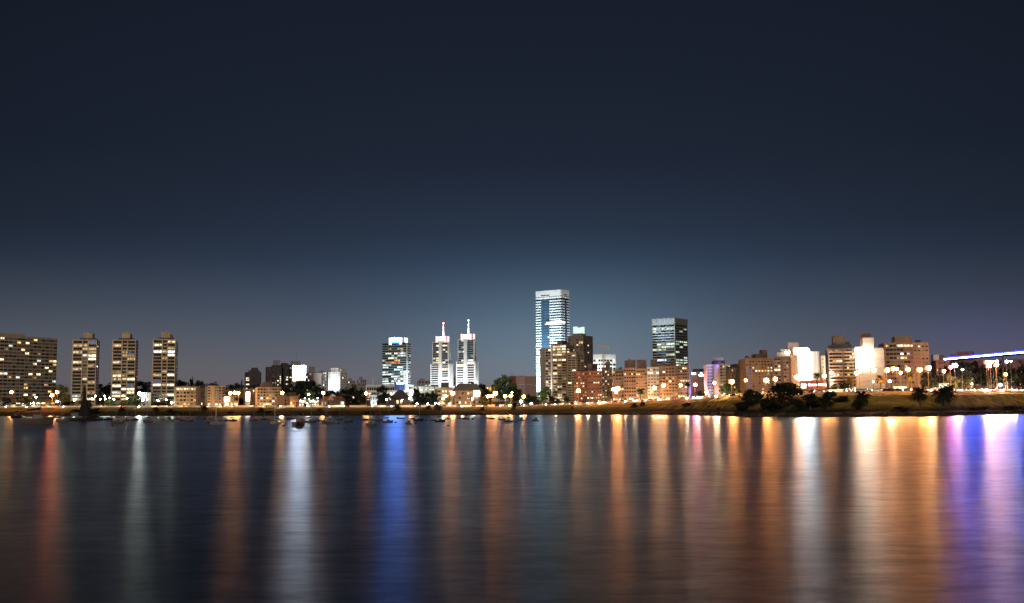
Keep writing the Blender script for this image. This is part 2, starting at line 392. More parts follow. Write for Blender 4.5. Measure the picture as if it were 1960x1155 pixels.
# --- far left slab
b = Bld('apartment_slab', 'very wide grey tan slab apartment block with many small lit windows, at far left', 'apartment block', -70, 1085, 108, 1180, 648, GREYTAN, d=16)
zt, zb = b.H - 2.2, 7.5; n = 18; st = (zt - zb) / n
b.bands('f', zb, zt, n, .003, .997, .55, GREYTAN, .42, 'spandrel')
rs = [''] * n
cols = E(22, .86)
for i in range(n):
    rs[i] = ''.join(b.rnd.choice('WWWwwyc') if b.rnd.random() < .13 else b.rnd.choice('DDtt') for _ in cols)
b.grid('f', zb, zt, n, cols, rs, wh=.5, sill=.44)
b.grid('f', 1.2, zb - 1.5, 2, E(18, .75), lit=.7, pal='WWyw', wh=.6, sill=.2)
b.block(-70, 44, 638.5, GREYTAN, y0=2); b.block(76, 90, 643.5, GREYTAN, y0=4); b.block(105, 108.4, 644.5, DARKB, 'roof_vent', 1, 2); b.antenna(64, 644); b.done()
# --- three slim towers
def slim(pa, pb, C, top, housing, Y, label, rows):
    cap = top - 13.5
    b = Bld('apartment_tower', label, 'tower', pa, Y, pb, Y + 6, top, TAN, C=C, base=None, group='slim apartment towers on the left')
    n = len(rows); zt = b.H - 1.4; zb = b.z(769 if pa < 280 else 767); st = (zt - zb) / n
    bays = [(.05, .40), (.44, .63), (.67, .97)]
    for (a, c) in (bays[0], bays[2]): b.bands('f', zb, zt, n, a, c, 1.1, TAN, .36)
    b.bands('f', zb, zt, n, bays[1][0], bays[1][1], .35, TAN, .45, 'spandrel')
    for a, c in ((0.002, .05), (.40, .44), (.63, .67), (.97, .998)): b.part('pilaster', CREAM, 'f', a, c, 0, b.H - .3, 1.25)
    cols = [(.05, .40), (.44, .63), (.67, .97)]
    b.grid('f', zb, zt, n, cols, rows, wh=.6, sill=.37)
    b.grid('r', zb, zt, n, [(.2, .45), (.6, .8)], lit=.04, dark='D', wh=.45)
    b.part('parapet', TAN, 'f', .0, 1, b.H - 1.2, b.H + .35, 1.4)
    b.block(housing[0], housing[1], cap, TAN, y0=3); b.block(housing[0] - 6, housing[1] + 7, top - 3.5, DARKB, 'roof_deck', 2.2)
    b.block((housing[0] + housing[1]) / 2 - 2.5, (housing[0] + housing[1]) / 2 + 4, cap - 2.2, TAN, 'water_tank', 4, 4)
    b.part('entrance_wall', TAN, 'f', .3, .7, 0, zb - .4, .6); b.roofbits(3); b.antenna(housing[0] - 5, cap + 2); b.done()
slim(137, 184, 189.5, 651, (156, 174), 1190, 'slim tan apartment tower nearest the wide slab block, lit centre bay',
     ['DDB', 'wwD', 'Dww', 'WDw', 'DcW', 'DtW', 'WtD', 'DDw', 'WtD', 'DtD', 'DtD', 'DWD', 'DDw', 'DtD', 'DtD', 'Dtw', 'ctD', 'WtW'])
slim(213.5, 259, 263.5, 651, (231, 247), 1185, 'slim tan apartment tower in the middle of three, lit along its lower right',
     ['DDD', 'wDD', 'DDD', 'DwB', 'Dww', 'DDw', 'WDD', 'DDD', 'DDD', 'wDw', 'WwD', 'WwW', 'DDD', 'WDB', 'DWW', 'cDW', 'WWD', 'DwD'])
slim(291, 335, 340, 650, (307, 324), 1180, 'slim tan apartment tower right of the white floodlight, rightmost of three',
     ['DDW', 'WDD', 'DDw', 'cwc', 'DDW', 'DwD', 'DDD', 'DDD', 'DDD', 'DwD', 'wDW', 'DDD', 'BDD', 'WwW', 'DDD', 'DDD', 'DwW', 'DDD'])
# --- shore-side low blocks, left
def low(name, label, pa, pb, top, Y, mat, n, cols, lit=.2, pal='WWwwy', C=None, d=14, base=None, bandp=.9, frac=.4, rows=None, dark='DDt', roof=3, wh=.5, sill=.4, zb=.6, bname='balcony', cat='apartment block', yb=None, wsh=0):
    b = Bld(name, label, cat, pa, Y, pb, yb or Y + 2, top, mat, C=C, d=d, base=base)
    zt = b.H - .7
    if bandp: b.bands('f', zb, zt, n, .004, .996, bandp, mat, frac, bname)
    b.grid('f', zb, zt, n, cols, rows, lit=lit, pal=pal, wh=wh, sill=sill, dark=dark)
    b.part('cornice', mat, 'f', 0, 1, b.H - .45, b.H + .25, (bandp or .1) + .2)
    if wsh: wash(b, wsh)
    if roof: b.roofbits(roof)
    return b
def yl(px, d=30): return float(RD(px)) + d
b = low('apartment_block', 'low ochre apartment block whose whole top floor is brightly lit', 337, 383.5, 741, yl(360), RCREAM, 5, E(7, .72), rows=['WWWWWWW', 'DtDDtDt', 'DDDtDDt', 'tDDtDyD', 'DtyDttt'], lit=.1, wsh=2800); b.part('pilaster', RCREAM, 'f', .56, .6, 0, b.H - .6, 1.0); b.part('pilaster', RCREAM, 'f', .75, .79, 0, b.H - .6, 1.0); b.part('canopy', RCREAM, 'f', .2, .55, 2.8, 3.2, 4); b.done()
b = low('apartment_block', 'narrow dark block squeezed between two lit low blocks on the left shore', 384.5, 396, 743, yl(390) + 8, BROWN, 5, E(3, .4), lit=.1, bandp=0); b.done()
b = low('apartment_block', 'cream six storey block with violet tinted parapet on the left shore', 397, 431, 739.5, yl(414), RCREAM, 7, E(5, .62), rows=['DDDDD', 'DtDDD', 'DttvD', 'DttvD', 'DttDt', 'DtDtt', 'WtWWt'], lit=.1, wsh=2800); b.part('pilaster', RCREAM, 'f', .25, .34, 0, b.H - .6, 1.1); b.done()
b = Bld('restaurant', 'two storey restaurant with glowing yellow white front beside cream block', 'restaurant', 428, yl(440) - 4, 457, yl(440) - 4, 758, RTAN, d=10)
b.grid('f', .5, b.H - .5, 2, [(.03, .35), (.4, .62), (.7, .95)], ['W-D', 'WyW'], wh=.7, sill=.15); MB().box(b.x(430), b.x(439), -.8, -.1, b.H - 4.4, b.H - 1).build('sign_panel', glow('sign_white', (1, .9, .7), 9), b.root); b.part('awning', surf('yellow_canvas', (.6, .38, .08)), 'f', .38, .98, 3.1, 3.9, 2.2); b.roofbits(2); b.done()
b = low('house', 'brown three storey house behind the glowing restaurant', 437, 471, 747, yl(450) + 14, BROWN, 3, E(5, .45), lit=.12, bandp=0, cat='house'); b.block(428, 437, 751, BROWN, 'chimney', 2, 3); b.done()
b = Bld('advertising_pylon', 'upright pylon of three stacked glowing white panels left of ochre balcony block', 'sign', 470.5, yl(474) - 8, 478.5, yl(474) - 8, 750, STEEL, d=.6, wallname='post')
for z0, z1 in ((750.5, 757), (758, 763), (764.2, 768)): b.part('sign_panel', glow('panel_pink', (1, .80, .66), 10), 'f', .05, .95, b.z(z1), b.z(z0), .35)
b.done()
b = low('apartment_block', 'ochre six storey block with long balconies and small penthouse', 492, 537.5, 742, yl(515), RCREAM, 6, E(8, .7), rows=['DDDttDDt', 'tDDtttDt', 'DtDtwwDt', 'DcDyyDct', 'tDDtDcDt', 'tyWWyttD'], lit=.1, roof=0, wsh=2400)
b.block(501, 522, 735, BROWN, 'penthouse', 2); b.block(505, 519, 731.5, BROWN, 'lift_housing', 5, 4); b.part('eave', ROOFD, 'f', 0, 1, b.H + .26, b.H + .7, 1.5); b.done()
b = low('apartment_block', 'dim set back wing joined to the left of ochre balcony block', 479, 491.5, 745, yl(485) + 6, RTAN, 6, E(3, .6), lit=.15, bandp=.5, dark='DtD', wsh=2500); b.done()
b = low('house', 'small three storey brown house right of the ochre balcony block', 544, 554, 757, yl(549), RTAN, 3, E(2, .55), rows=['tD', 'DD', 'DW'], bandp=.5, cat='house', wsh=2600); b.done()
b = low('house', 'tan house with a dark roof box facing the shore road', 554.5, 571, 759, yl(562), RTAN, 2, E(3, .4), rows=['ttt', 'WDD'], bandp=0, cat='house', roof=0, wsh=2400); b.block(555, 567, 752.5, RTAN, 'attic', 2); b.block(554, 568, 751.5, ROOFD, 'roof', 1.6); b.block(574, 576, 755, RTAN, 'chimney', 3, 1.5); b.done()
b = Bld('cafe', 'two storey cafe strung with white lights left of the gabled house', 'cafe', 572, yl(592) - 3, 611, yl(592) - 3, 764, BROWN, d=12)
b.grid('f', .4, b.H - .6, 2, E(8, .7), ['WWWwWcWW', 'WcDgWWcy'], wh=.62, sill=.2); b.part('terrace', PALE, 'f', .02, .98, b.H * .48, b.H * .48 + .5, 2.0); b.part('roof', ROOFD, 'f', -.01, 1.01, b.H, b.H + .5, .6)
for i in range(9): MB().ball((b.x(575 + i * 4.1), -1.4, b.H * .52 + 1.8 + (i % 3) * .9 - (i % 2) * 2.2), .34).build('string_light', glow('string_bulb', (.95, .95, 1), 26), b.root)
b.done()
b = Bld('house', 'long house with pale gable and red tiled roof right of the cafe', 'house', 612, yl(640) + 6, 661, yl(640) + 6, 766, BROWN, d=12)
zr_ = b.z(759); MB().prism([(-b.w / 2 - .6, b.H), (b.w / 2 + .6, b.H), (b.w / 2 - 3, zr_), (-b.w / 2 + 3, zr_)], -.5, b.d + .5).build('roof', ROOFR, b.root)
MB().prism([(b.x(626), b.H), (b.x(640), b.H), (b.x(633), b.z(757.5))], -1.2, 4).build('gable', RCREAM, b.root)
b.grid('f', .5, b.H - .4, 1, [(.08, .12), (.2, .25), (.33, .37), (.8, .95)], ['WwDW'], wh=.55, sill=.25); b.block(618, 620, 755, BROWN, 'chimney', 3, 1.4); b.done()
b = low('house', 'dark house hidden in trees left of the orange lamp pair', 664, 684, 757, yl(672) + 45, BROWN, 2, E(4, .4), lit=.2, bandp=0, cat='house'); b.block(679, 684, 735, BROWN, 'chimney', 2, 3); b.done()
b = Bld('pavilion', 'small white floodlit pavilion with columns between two orange lamps', 'pavilion', 709, yl(715) + 22, 722, yl(715) + 22, 756, WHITE, d=7)
for q in (.08, .36, .64, .92): b.part('column', WHITE, 'f', q - .05, q + .05, 0, b.H - .6, .8)
b.part('roof', ROOFD, 'f', -.05, 1.05, b.H, b.H + .7, 1.2); b.grid('f', .3, b.H - .8, 2, E(3, .5), ['DDD', 'cDc'], wh=.6, sill=.2); spot(b.root, (0, -7, .6), (0, 0, b.H * .6), 5000, (.85, 1, .95), 110); b.done()
b = Bld('clubhouse', 'low dark clubhouse with broad hip roof below the office tower', 'clubhouse', 748, yl(765) + 28, 784, yl(765) + 28, 763, BROWN, d=14)
MB().prism([(-b.w / 2 - 1.5, b.H), (b.w / 2 + 1.5, b.H), (b.w * .12, b.z(747)), (-b.w * .12, b.z(747))], -1.5, b.d).build('roof', ROOFD, b.root)
b.grid('f', .4, b.H - .3, 1, [(.05, .25), (.3, .42), (.5, .62), (.7, .94)], ['tWyt'], wh=.5, sill=.3); b.done()
# --- back row, left half
def back(name, label, pa, pb, top, Y, mat, n, cols, lit=.15, pal='Wcw', **k):
    return low(name, label, pa, pb, top, Y, mat, n, cols, lit=lit, pal=pal, bandp=k.pop('bandp', 0), **k)
b = back('apartment_block', 'dark violet block with a ladder of lit left edge windows', 470, 500, 713, 1500, DARKB, 11, [(.02, .22), (.9, .98)], rows=['D-', 'D-', 'WD', 'WD', 'D-', 'W-', 'D-', 'W-', 'DD', 'W-', 'D-'], wh=.55, sill=.2, roof=0); b.block(482, 494, 704, DARKB); b.block(477, 497, 709, DARKB, 'roof_deck', 2); b.done()
b = back('apartment_block', 'tallest dark brown block of the hilltop group left of billboard', 510, 539, 703, 1480, DARKB, 14, E(6, .45), rows=['------', '------', 'D-D---', 'tDtDtt', '--tt-W', '--D--W', '-tDtWW', '--WW-W', '-DDtWD', 'D----D', '-t-tWD', 'D--tDW', '---t-W'], roof=2); b.block(524.5, 536, 689.5, GREY); b.block(521, 538, 699, DARKB, 'roof_deck', 2); b.done()
b = back('apartment_block', 'narrow dark block with right edge window ladder beside billboard', 540.5, 553, 698, 1490, DARKB, 14, [(.1, .3), (.55, .85)], rows=['--', '--', '-D', '-D', '-D', '-c', '-W', '-D', '-W', '-D', '-W', '-W', '--'], roof=0); b.block(541.5, 551.5, 695, DARKB); b.antenna(544, 683); b.done()
b = back('apartment_block', 'dim block with roof mast standing behind the glowing white billboard', 553.5, 577, 698, 1500, GREY, 14, E(5, .6), lit=.3, roof=0); b.block(558, 575, 691, GREY); b.antenna(568, 672, .2); b.antenna(575, 689); b.done()
b = Bld('billboard', 'big glowing white billboard on the hill, brightest thing left of centre', 'billboard', 560, 1440, 585, 1440, 700, STEEL, d=1.2, base=760, wallname='frame')
MB().box(-b.w / 2 + .3, b.w / 2 - .3, -.5, -.05, b.z(725), b.H - .3).build('screen', glow('billboard_white', (.82, .88, 1), 66), b.root)
MB().box(-b.w / 2 + .3, b.w / 2 - .3, -.5, -.05, b.z(730), b.z(725.4)).build('screen', glow('billboard_base', (1, .62, .40), 4), b.root); b.done()
b = back('apartment_block', 'low grey block with roof stack just right of glowing billboard', 586, 598, 713.5, 1480, GREY, 8, E(4, .5), lit=.3, roof=0); b.block(595, 604, 702, GREY); b.done()
b = back('apartment_block', 'blank pale side wall block with rooftop parapet right of billboard', 598.5, 617, 714.5, 1470, VIOLETW, 1, [(.9, .95)], roof=4); b.done()
b = back('apartment_block', 'dim balcony block joined to left of floodlit white block', 617.5, 628, 712, 1470, GREY, 9, E(3, .6), lit=.4, pal='Ww', bandp=.6); b.done()
b = Bld('apartment_block', 'floodlit white apartment block with rooftop terraces on the hill', 'apartment block', 628, 1452, 651, 1440, 712, WHITE, C=664)
b.grid('f', 4, b.H - .8, 11, E(5, .3), lit=.08, dark='Dk', wh=.4); b.grid('r', 4, b.H - .8, 11, E(4, .5), lit=.12, dark='t', wh=.4)
b.block(631, 646, 705, WHITE, y0=2); b.block(648, 662, 707, WHITE, 'penthouse', 3); b.antenna(658, 702); b.part('pilaster', WHITE, 'f', .45, .58, 0, b.H - 1, .9)
spot(b.root, (b.w * .2, -14, b.z(748)), (0, 0, b.H * .55), 60000, (.75, .9, 1), 100); b.done()
for pa, pb, tp, cap, lab in ((666, 680, 729, 724, 'hazy low block with a lit top window, left of another hazy block'), (686, 701, 727, 722, 'hazy stepped block just left of the power mast'), (800, 825, 729, 725, 'small hazy block between the office tower and left twin tower'), (866, 874, 722, 719, 'hazy sliver of block between the twin towers')):
    b = back('apartment_block', lab, pa, pb, tp, 1900, GREY, 6, E(4, .5), lit=.18, roof=0); b.block(pa + 3, (pa + pb) / 2 + 1, cap, GREY); b.done()
o = thing('lattice_mast', 'thin lattice mast standing alone left of the office tower', 'mast', gp(712.5, 1700))
zt = P(712.5, 720, 1700).z - o.location.z
for sx in (-1, 1):
    for sy in (-1, 1): MB().tube((sx * 2, sy * 2, 0), (sx * .4, sy * .4, zt), .3, .2, 4).build('leg', STEEL, o)
for i in range(7): MB().box(-1.9 + i * .22, 1.9 - i * .22, -.15, .15, zt * (i + 1) / 8, zt * (i + 1) / 8 + .4).build('brace', STEEL, o)
# --- office tower with blue crown
b = Bld('office_tower', 'glass office tower with glowing blue white crown sign, full of lit floors', 'office tower', 731.5, 1412, 778, 1400, 656.5, SLATE, C=786)
n = 19; zb = b.z(742); st = (b.H - .6 - zb) / n
tw = ['DDDDDDDD', 'DDDDDDDD', 'DDwDDgwD', 'DDDDDDgD', 'DWcDWRcg', 'DDDwDgcc', 'DDWWcDDD', 'cDDDyyDD', 'DRRyRRDD', 'cccDDDDD', 'ccDuDccD', 'DDDDcccD', 'ccDuDDgc', 'ccccDDgg', 'DDDcccDg', 'cgDucgcc', 'ccDcccDc', 'cccgDccc', 'ccccgccc']
b.bands('f', zb, b.H - .6, n, .003, .997, .45, surf('teal_spandrel', (.16, .26, .29), .4), .42, 'spandrel')
b.grid('f', zb, b.H - .6, n, E(8, .94, .01, .99), tw, wh=.55, sill=.43)
b.bands('r', zb, b.H - .6, n, .003, .997, .5, WHITE, .5, 'spandrel'); b.grid('r', zb, b.H - .6, n, E(3, .9), lit=.1, pal='c', wh=.45, sill=.52)
b.part('pilaster', WHITE, 'r', .0, .16, 0, b.H, .7)
CRB = glow('crown_blue', (.10, .26, 1), 200); CRW = glow('crown_white', (.9, .92, 1), 1.4)
b.block(745.5, 772, 655, surf('crown_frame', (.1, .16, .4)), 'crown_drum', 1, 12); b.block(751, 763, 647, CRB, 'crown_sign', -.6, 2, b.z(653.5))
for x0, x1 in ((745, 749), (765, 769)): b.block(x0, x1, 646.8, CRW, 'crown_fin', -1.4, 3, b.z(660))
b.block(770.5, 774, 647, CRW, 'crown_fin', 4, 6); b.block(756, 758, 645, STEEL, 'roof_vent', 8, 2)
spot(b.root, (b.w * .75, -14, b.z(735)), (b.w * .5, 12, b.H * .5), 70000, (.85, .96, 1), 110); b.done()
# podium: shopping hall
b = Bld('shopping_hall', 'long low white hall with blue entrance box below the office tower', 'shopping hall', 700, 1330, 792, 1330, 737, WHITE, d=40)
b.part('fascia', WHITE, 'f', 0, .62, b.H - 1.5, b.H + .3, 1.5); b.grid('f', 0, b.H - 1.6, 3, E(12, .85, .02, .6), ['DDDDDDDDDDDD', 'tWDDtcWWcWcW', 'WtDWWcWWWcWW'], wh=.6, sill=.2)
b.part('entrance_box', surf('blue_panel', (.05, .09, .32), .4), 'f', .60, .81, b.z(748), b.z(733), 6); b.part('sign_panel', glow('blue_sign', (.45, .6, 1), 22), 'f', .64, .79, b.z(735.4), b.z(733.4), 6.5, 6)
b.grid('f', 0, b.H - 1, 3, E(5, .8, .83, .99), lit=.5, pal='c', wh=.5); spot(b.root, (b.w * .4, -16, 1), (b.w * .42, 0, b.H * .7), 40000, (.9, 1, 1), 120); b.roofbits(4); b.done()
b = Bld('glass_hall', 'low hall with two rows of greenish lit glass left of the twin towers', 'hall', 793, 1340, 841, 1340, 739, PALE, d=30)
b.grid('f', b.z(748), b.z(740.5), 2, E(12, .85), lit=1, pal='gggc', wh=.62, sill=.2); b.part('cornice', GREY, 'f', 0, 1, b.H - .6, b.H + .4, 1.4); b.done()
# --- twin towers
def twin(pu0, pu1, C, top, pl0, pl1, plC, ytop, mtop, crown, rib, label, up, lo, Y):
    b = Bld('office_tower', label, 'office tower', pu0, Y + 8, pu1, Y, top, WHITE, C=C, group='white twin towers')
    zm = b.z(ytop); zb = b.z(744); sx = lambda p: b.x(p)
    y1 = b.d + 2
    MB().box(sx(pl0), sx(pl1) + .8, -2.5, y1, 0, zm).build('lower_wall', WHITE, b.root)
    fr = lambda p: b.fr(p)
    # dark glass field of the upper half, white strip floors below
    nu, nl = len(up), len(lo)
    rw = (fr(rib[0]), fr(rib[1]))
    b.part('glass_field', SLATE, 'f', .03, rw[0], zm, b.H - .8, .25); b.part('glass_field', SLATE, 'f', rw[1], .97, zm, b.H - .8, .25)
    cu = [(.06, rw[0] / 2 + .01), (rw[0] / 2 + .03, rw[0] - .02), (rw[1] + .02, (rw[1] + 1) / 2 - .01), ((rw[1] + 1) / 2 + .01, .95)]
    b.bands('f', zm, b.H - .8, nu, .03, rw[0], .45, surf('slate_spandrel', (.17, .22, .27), .4), .35, 'spandrel'); b.bands('f', zm, b.H - .8, nu, rw[1], .97, .45, MC['slate_spandrel'], .35, 'spandrel')
    b.grid('f', zm, b.H - .8, nu, cu, up, wh=.55, sill=.38, p=.36)
    # lower windows stand on the projecting lower wall
    L = b.w; stl = (zm - zb) / nl
    for i, r in enumerate(lo):
        zz = zm - stl * (i + 1)
        for (a, c), ch in zip(((sx(pl0) + 1.2, sx(rib[0]) - .6), (sx(rib[1]) + .6, sx(pl1) - 1.2)), r):
            if ch != '-': b.wins.append(((a, c, -2.6, -2.4, zz + stl * .2, zz + stl * .8), ch))
    MB().box(sx(rib[0]), sx(rib[1]), -3.3, 1, 0, b.H + .3).build('rib', WHITE, b.root)
    b.bands('r', zm, b.H - .5, nu, 0, 1, .5, WHITE, .5, 'spandrel')
    # crown ring and mast
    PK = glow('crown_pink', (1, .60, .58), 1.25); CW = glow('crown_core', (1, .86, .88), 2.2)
    c0, c1, cy0, cy1 = crown; cm = (c0 + c1) / 2 - 1.5
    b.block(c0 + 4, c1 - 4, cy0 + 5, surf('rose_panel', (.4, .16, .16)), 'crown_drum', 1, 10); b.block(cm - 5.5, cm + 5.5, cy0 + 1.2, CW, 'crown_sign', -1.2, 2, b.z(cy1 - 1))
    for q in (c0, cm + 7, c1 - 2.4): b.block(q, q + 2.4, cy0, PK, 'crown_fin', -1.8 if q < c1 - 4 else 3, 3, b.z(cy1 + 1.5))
    mx = sx((rib[0] + rib[1]) / 2 + 1)
    MB().tube((mx, 6, b.H), (mx, 6, b.z(mtop + 2)), 1.7, .55, 10).build('mast', MASTW, b.root)
    MB().ball((mx, 6, b.z(mtop)), 1.1).build('beacon', glow('beacon_red', (1, .16, .14), 14), b.root)
    spot(b.root, (mx, -30, b.H * .15), (mx, 0, b.H * .45), 105000, (.90, .96, 1), 80)
    spot(b.root, (mx, -24, b.H + 8), (mx, 6, b.z((mtop + crown[2]) / 2)), 190000, (.95, .98, 1), 44)
    spot(b.root, (b.w * 1.1, -6, b.H * .1), (b.w * .5, 8, b.H * .6), 60000, (.95, 1, 1), 80); b.done()
twin(827.5, 858, 863, 655, 825.5, 860.5, 866, 697, 618.5, (835, 856.5, 644, 654), (841.5, 847), 'left twin white tower with red tipped mast and lit glass floors',
     ['DDDD', '-WWW', 'DDDD', 'DDWD', 'DWDW', 'DDDD', 'DDDD', 'gyDD', '-WDW', 'gWWD'], ['DD', 'DD', 'DW', 'DD', 'DD', 'DD', 'DW', 'DD', 'D-', 'DW', 'D-'], 1400)
twin(876.5, 907.5, 911.5, 649.5, 874.5, 910, 914, 693, 613, (883, 906, 639.5, 650), (889.5, 895.5), 'right twin white tower with red tipped mast, slightly the taller one',
     ['DcDD', 'DDDD', 'DDDD', 'DwDw', 'DDDD', 'WcDD', 'DDDD', 'DDDg', 'kkkk', '-WWW'], ['DW', 'WD', 'DD', 'DD', 'DD', 'DD', 'DD', 'Dw', 'DD', 'DD', 'DD'], 1395)
# --- middle front
b = low('apartment_block', 'lit four storey block with roof tank below the left twin tower', 838, 866, 745, yl(852) + 10, TAN, 4, [(.0, .2), (.3, .42), (.47, .6), (.72, .92)], rows=['DWWW', 'DWwW', 'Dwtt', 'tWcW'], bandp=.8, roof=0, wsh=2400); b.block(850, 859, 733.5, BROWN, 'water_tank', 2); b.block(849, 860, 732.3, ROOFD, 'roof', 1.6); b.block(845, 866, 741.5, TAN, 'penthouse', 1.5); b.done()
b = low('mansion', 'large timbered house with dark hip roof below right twin tower', 872, 921, 748, yl(896) + 10, surf('timber_brick', (.28, .15, .09)), 3, E(9, .6), rows=['ttDtWWtWW', 'tDttDDtWw', 'DWtWtyDWD'], bandp=.4, roof=0, cat='house', wsh=2200)
MB().prism([(-b.w / 2 - 1.5, b.H), (b.w / 2 + 1.5, b.H), (b.w * .28, b.z(735)), (-b.w * .3, b.z(734))], -1.5, b.d + 1).build('roof', ROOFD, b.root); MB().box(b.x(906), b.x(918), -1.6, .2, b.z(760), b.z(747.5)).build('bay_window', glow('lit_facade', (1, .85, .6), 2.2, False), b.root); b.done()
b = Bld('warehouse', 'windowless pink clad hall with one pale band beside tallest tower', 'hall', 988, 1262, 1005, 1250, 720.5, PINK, C=1027.5)
b.part('trim', VIOLETW, 'f', 0, 1, b.z(737), b.z(736), .2); b.part('trim', VIOLETW, 'r', 0, .75, b.z(737), b.z(736), .2); b.grid('f', b.z(744), b.z(738), 1, [(.65, .8)], ['u'], wh=.9, sill=.05); b.part('parapet', PINK, 'f', 0, 1, b.H, b.H + .8, .15)
b.done()
b = Bld('warehouse', 'dark red brown hall with roof antennas left of pink hall', 'hall', 973.5, 1270, 988, 1270, 720, surf('maroon_panel', (.14, .05, .05)), d=20); b.antenna(980, 711, .3); b.antenna(976.5, 714, .25); b.antenna(983, 715, .2); b.done()
b = Bld('low_hall', 'pale low hall half hidden behind palms right of the right twin tower', 'hall', 925, 1230, 957, 1230, 737, CREAM, d=16); b.grid('f', 1, b.H - 1, 2, E(6, .5), lit=.5, pal='Wy'); b.done()
# --- tallest tower
b = Bld('office_tower', 'tallest tower, blue glass between floodlit white banded corners', 'office tower', 1027, 1382, 1075, 1360, 555, BLUEGL, C=1089.5)
n = 38; zb, zt = b.z(765), b.z(573)
b.part('crown', WHITE, 'f', 0, 1, b.z(568), b.H + .3, .9); b.part('crown', WHITE, 'r', 0, 1, b.z(568), b.H + .3, .9)
for z_, f0, f1 in ((566.5, .2, .55),): b.part('crown_slot', GL['k'], 'f', f0, f1, b.z(566.5), b.z(565), 1.0)
b.part('crown_slot', GL['k'], 'r', .3, .7, b.z(566.5), b.z(565), 1.0)
st = (zt - zb) / n
for face, L_ in (('f', ((0, .205), (.55, 1.0))), ('r', ((0, .4), (.72, 1)))):
    for a, c in L_: b.bands(face, zb, zt, n, a, c, .9, WHITE, .44, 'spandrel')
    b.part('cornice', WHITE, face, 0, 1, zt + .6, zt + 2.6, .95)
b.grid('f', zb, zt, n, [(.23, .32), (.34, .43), (.45, .54)], [('---', 'uuu', 'DuD')[2 if i % 2 else 1] for i in range(n)] if 0 else [{9: '-WW', 14: '--W'}.get(i, 'uuu') for i in range(n)], wh=.42, sill=.3, p=.12)
b.part('lit_band', litglass('lit_band_glass', (1, .95, .85), 3, .1), 'f', .42, .62, b.z(620.5), b.z(617), 1.05); b.part('lit_band', MC['lit_band_glass'], 'f', .62, 1.0, b.z(619.5), b.z(615.5), 1.05); b.part('lit_band', MC['lit_band_glass'], 'r', 0, .4, b.z(620), b.z(616.5), 1.05)
spot(b.root, (0, -42, b.H * .12), (-b.w * .1, 0, b.H * .5), 5.5e5, (.72, .91, 1), 95); spot(b.root, (0, -22, 4), (0, 0, b.H * .22), 2.2e6, (.60, .92, 1), 120)
spot(b.root, (b.w * .5 + 34, b.d * .4, b.H * .12), (b.w * .5, b.d * .5, b.H * .55), 4.8e5, (.74, .92, 1), 95); spot(b.root, (0, -20, b.H * .7), (0, 0, b.H * .96), 24000, (.80, .93, 1), 80); b.done()
# --- tan tower with white rib
b = Bld('apartment_tower', 'tall tan tower with a white vertical rib and glazed lit balconies', 'apartment tower', 1056, 886, 1084, 880, 659.5, TAN, C=1098, d=12)
n = 21; zb = 1; zt = b.H - .8
rw = ['WWW', 'WWW', 'www', 'WWw', 'ttt', 'WwW', 'ttD', 'DwD', 'wtD', 'DtD', 'Wtt', 'tDt', 'DDw', 'wtt', 'DtD', 'tWD', 'wDt', 'Dww', 'tWD', 'wWw', 'WWW']
b.bands('f', zb, zt, n, .08, .99, .9, TAN, .3); b.grid('f', zb, zt, n, [(.1, .36), (.4, .68), (.72, .97)], rw, wh=.58, sill=.33); b.grid('r', zb, zt, n, [(.15, .4), (.55, .85)], lit=.15, pal='Ww')
b.part('rib', WHITE, 'f', .0, .06, 0, b.H + 1, 1.6); b.block(1064, 1074, 651.5, BROWN); b.roofbits(3); spot(b.root, (-b.w * .46, -7, .5), (-b.w * .48, -1, b.H * .5), 60000, (1, .92, .8), 40); b.done()
b = Bld('apartment_wing', 'glazed dark wing on the left side of the tan tower with rib', 'apartment tower', 1044, 884, 1055.6, 886, 666.5, GREYTAN, d=12)
b.bands('f', 1, b.H - 1, 20, .02, .98, .7, GREYTAN, .3); b.grid('f', 1, b.H - 1, 20, [(.06, .46), (.52, .95)], lit=.35, pal='wwWt', dark='DDt', wh=.6, sill=.33); b.done()
b = Bld('apartment_wing', 'shorter pale wing with a regular window grid right of tan tower', 'apartment tower', 1085, 882, 1103.5, 876, 676, TAN, C=1119); 
b.grid('f', 1, b.H - 1, 19, [(.12, .46), (.56, .9)], lit=.1, pal='Ww', wh=.42); b.grid('r', 1, b.H - 1, 19, [(.15, .45), (.6, .85)], lit=.04, wh=.42); b.part('parapet', TAN, 'f', 0, 1, b.H - .5, b.H + .8, .3); b.done()
# --- round stepped tower behind
b = Bld('apartment_tower', 'stepped dark grey tower topped by glowing pale cylinders', 'apartment tower', 1087, 1008, 1117, 1000, 642, surf('stone_dark', (.17, .145, .125)), C=1135.5)
b.grid('f', 20, b.H - 3, 16, E(4, .45), lit=.14, pal='WcWw', dark='DDt'); b.grid('r', 20, b.H - 8, 15, E(3, .4), lit=.06, pal='wW', dark='tD')
MB().tube((b.x(1092), 5, 0), (b.x(1092), 5, b.z(654)), 5.6, 5.6, 20).build('round_bay', MC['stone_dark'], b.root); MB().tube((b.x(1092), 5, b.z(661)), (b.x(1092), 5, b.z(659.5)), 6.0, 6.0, 20).build('balcony', MC['stone_dark'], b.root)
b.block(1095, 1113, 638.5, MC['stone_dark'], 'upper_wall', 2, 8)
CYL = glow('lantern_glass', (.55, .85, .72), 1.0)
for c, t in ((1097, 625), (1104.5, 627), (1111, 626)): MB().tube((b.x(c), 6, b.z(639)), (b.x(c), 6, b.z(t)), 2.2 if c < 1104 else 1.7, 2.2 if c < 1104 else 1.7, 14).build('lantern', CYL, b.root, True)
b.block(1120, 1131, 645, BROWN, 'penthouse', 3); b.part('lit_terrace', GL['y'], 'f', .75, .98, b.z(658.5), b.z(654.5), .5); b.antenna(1117, 637); b.done()
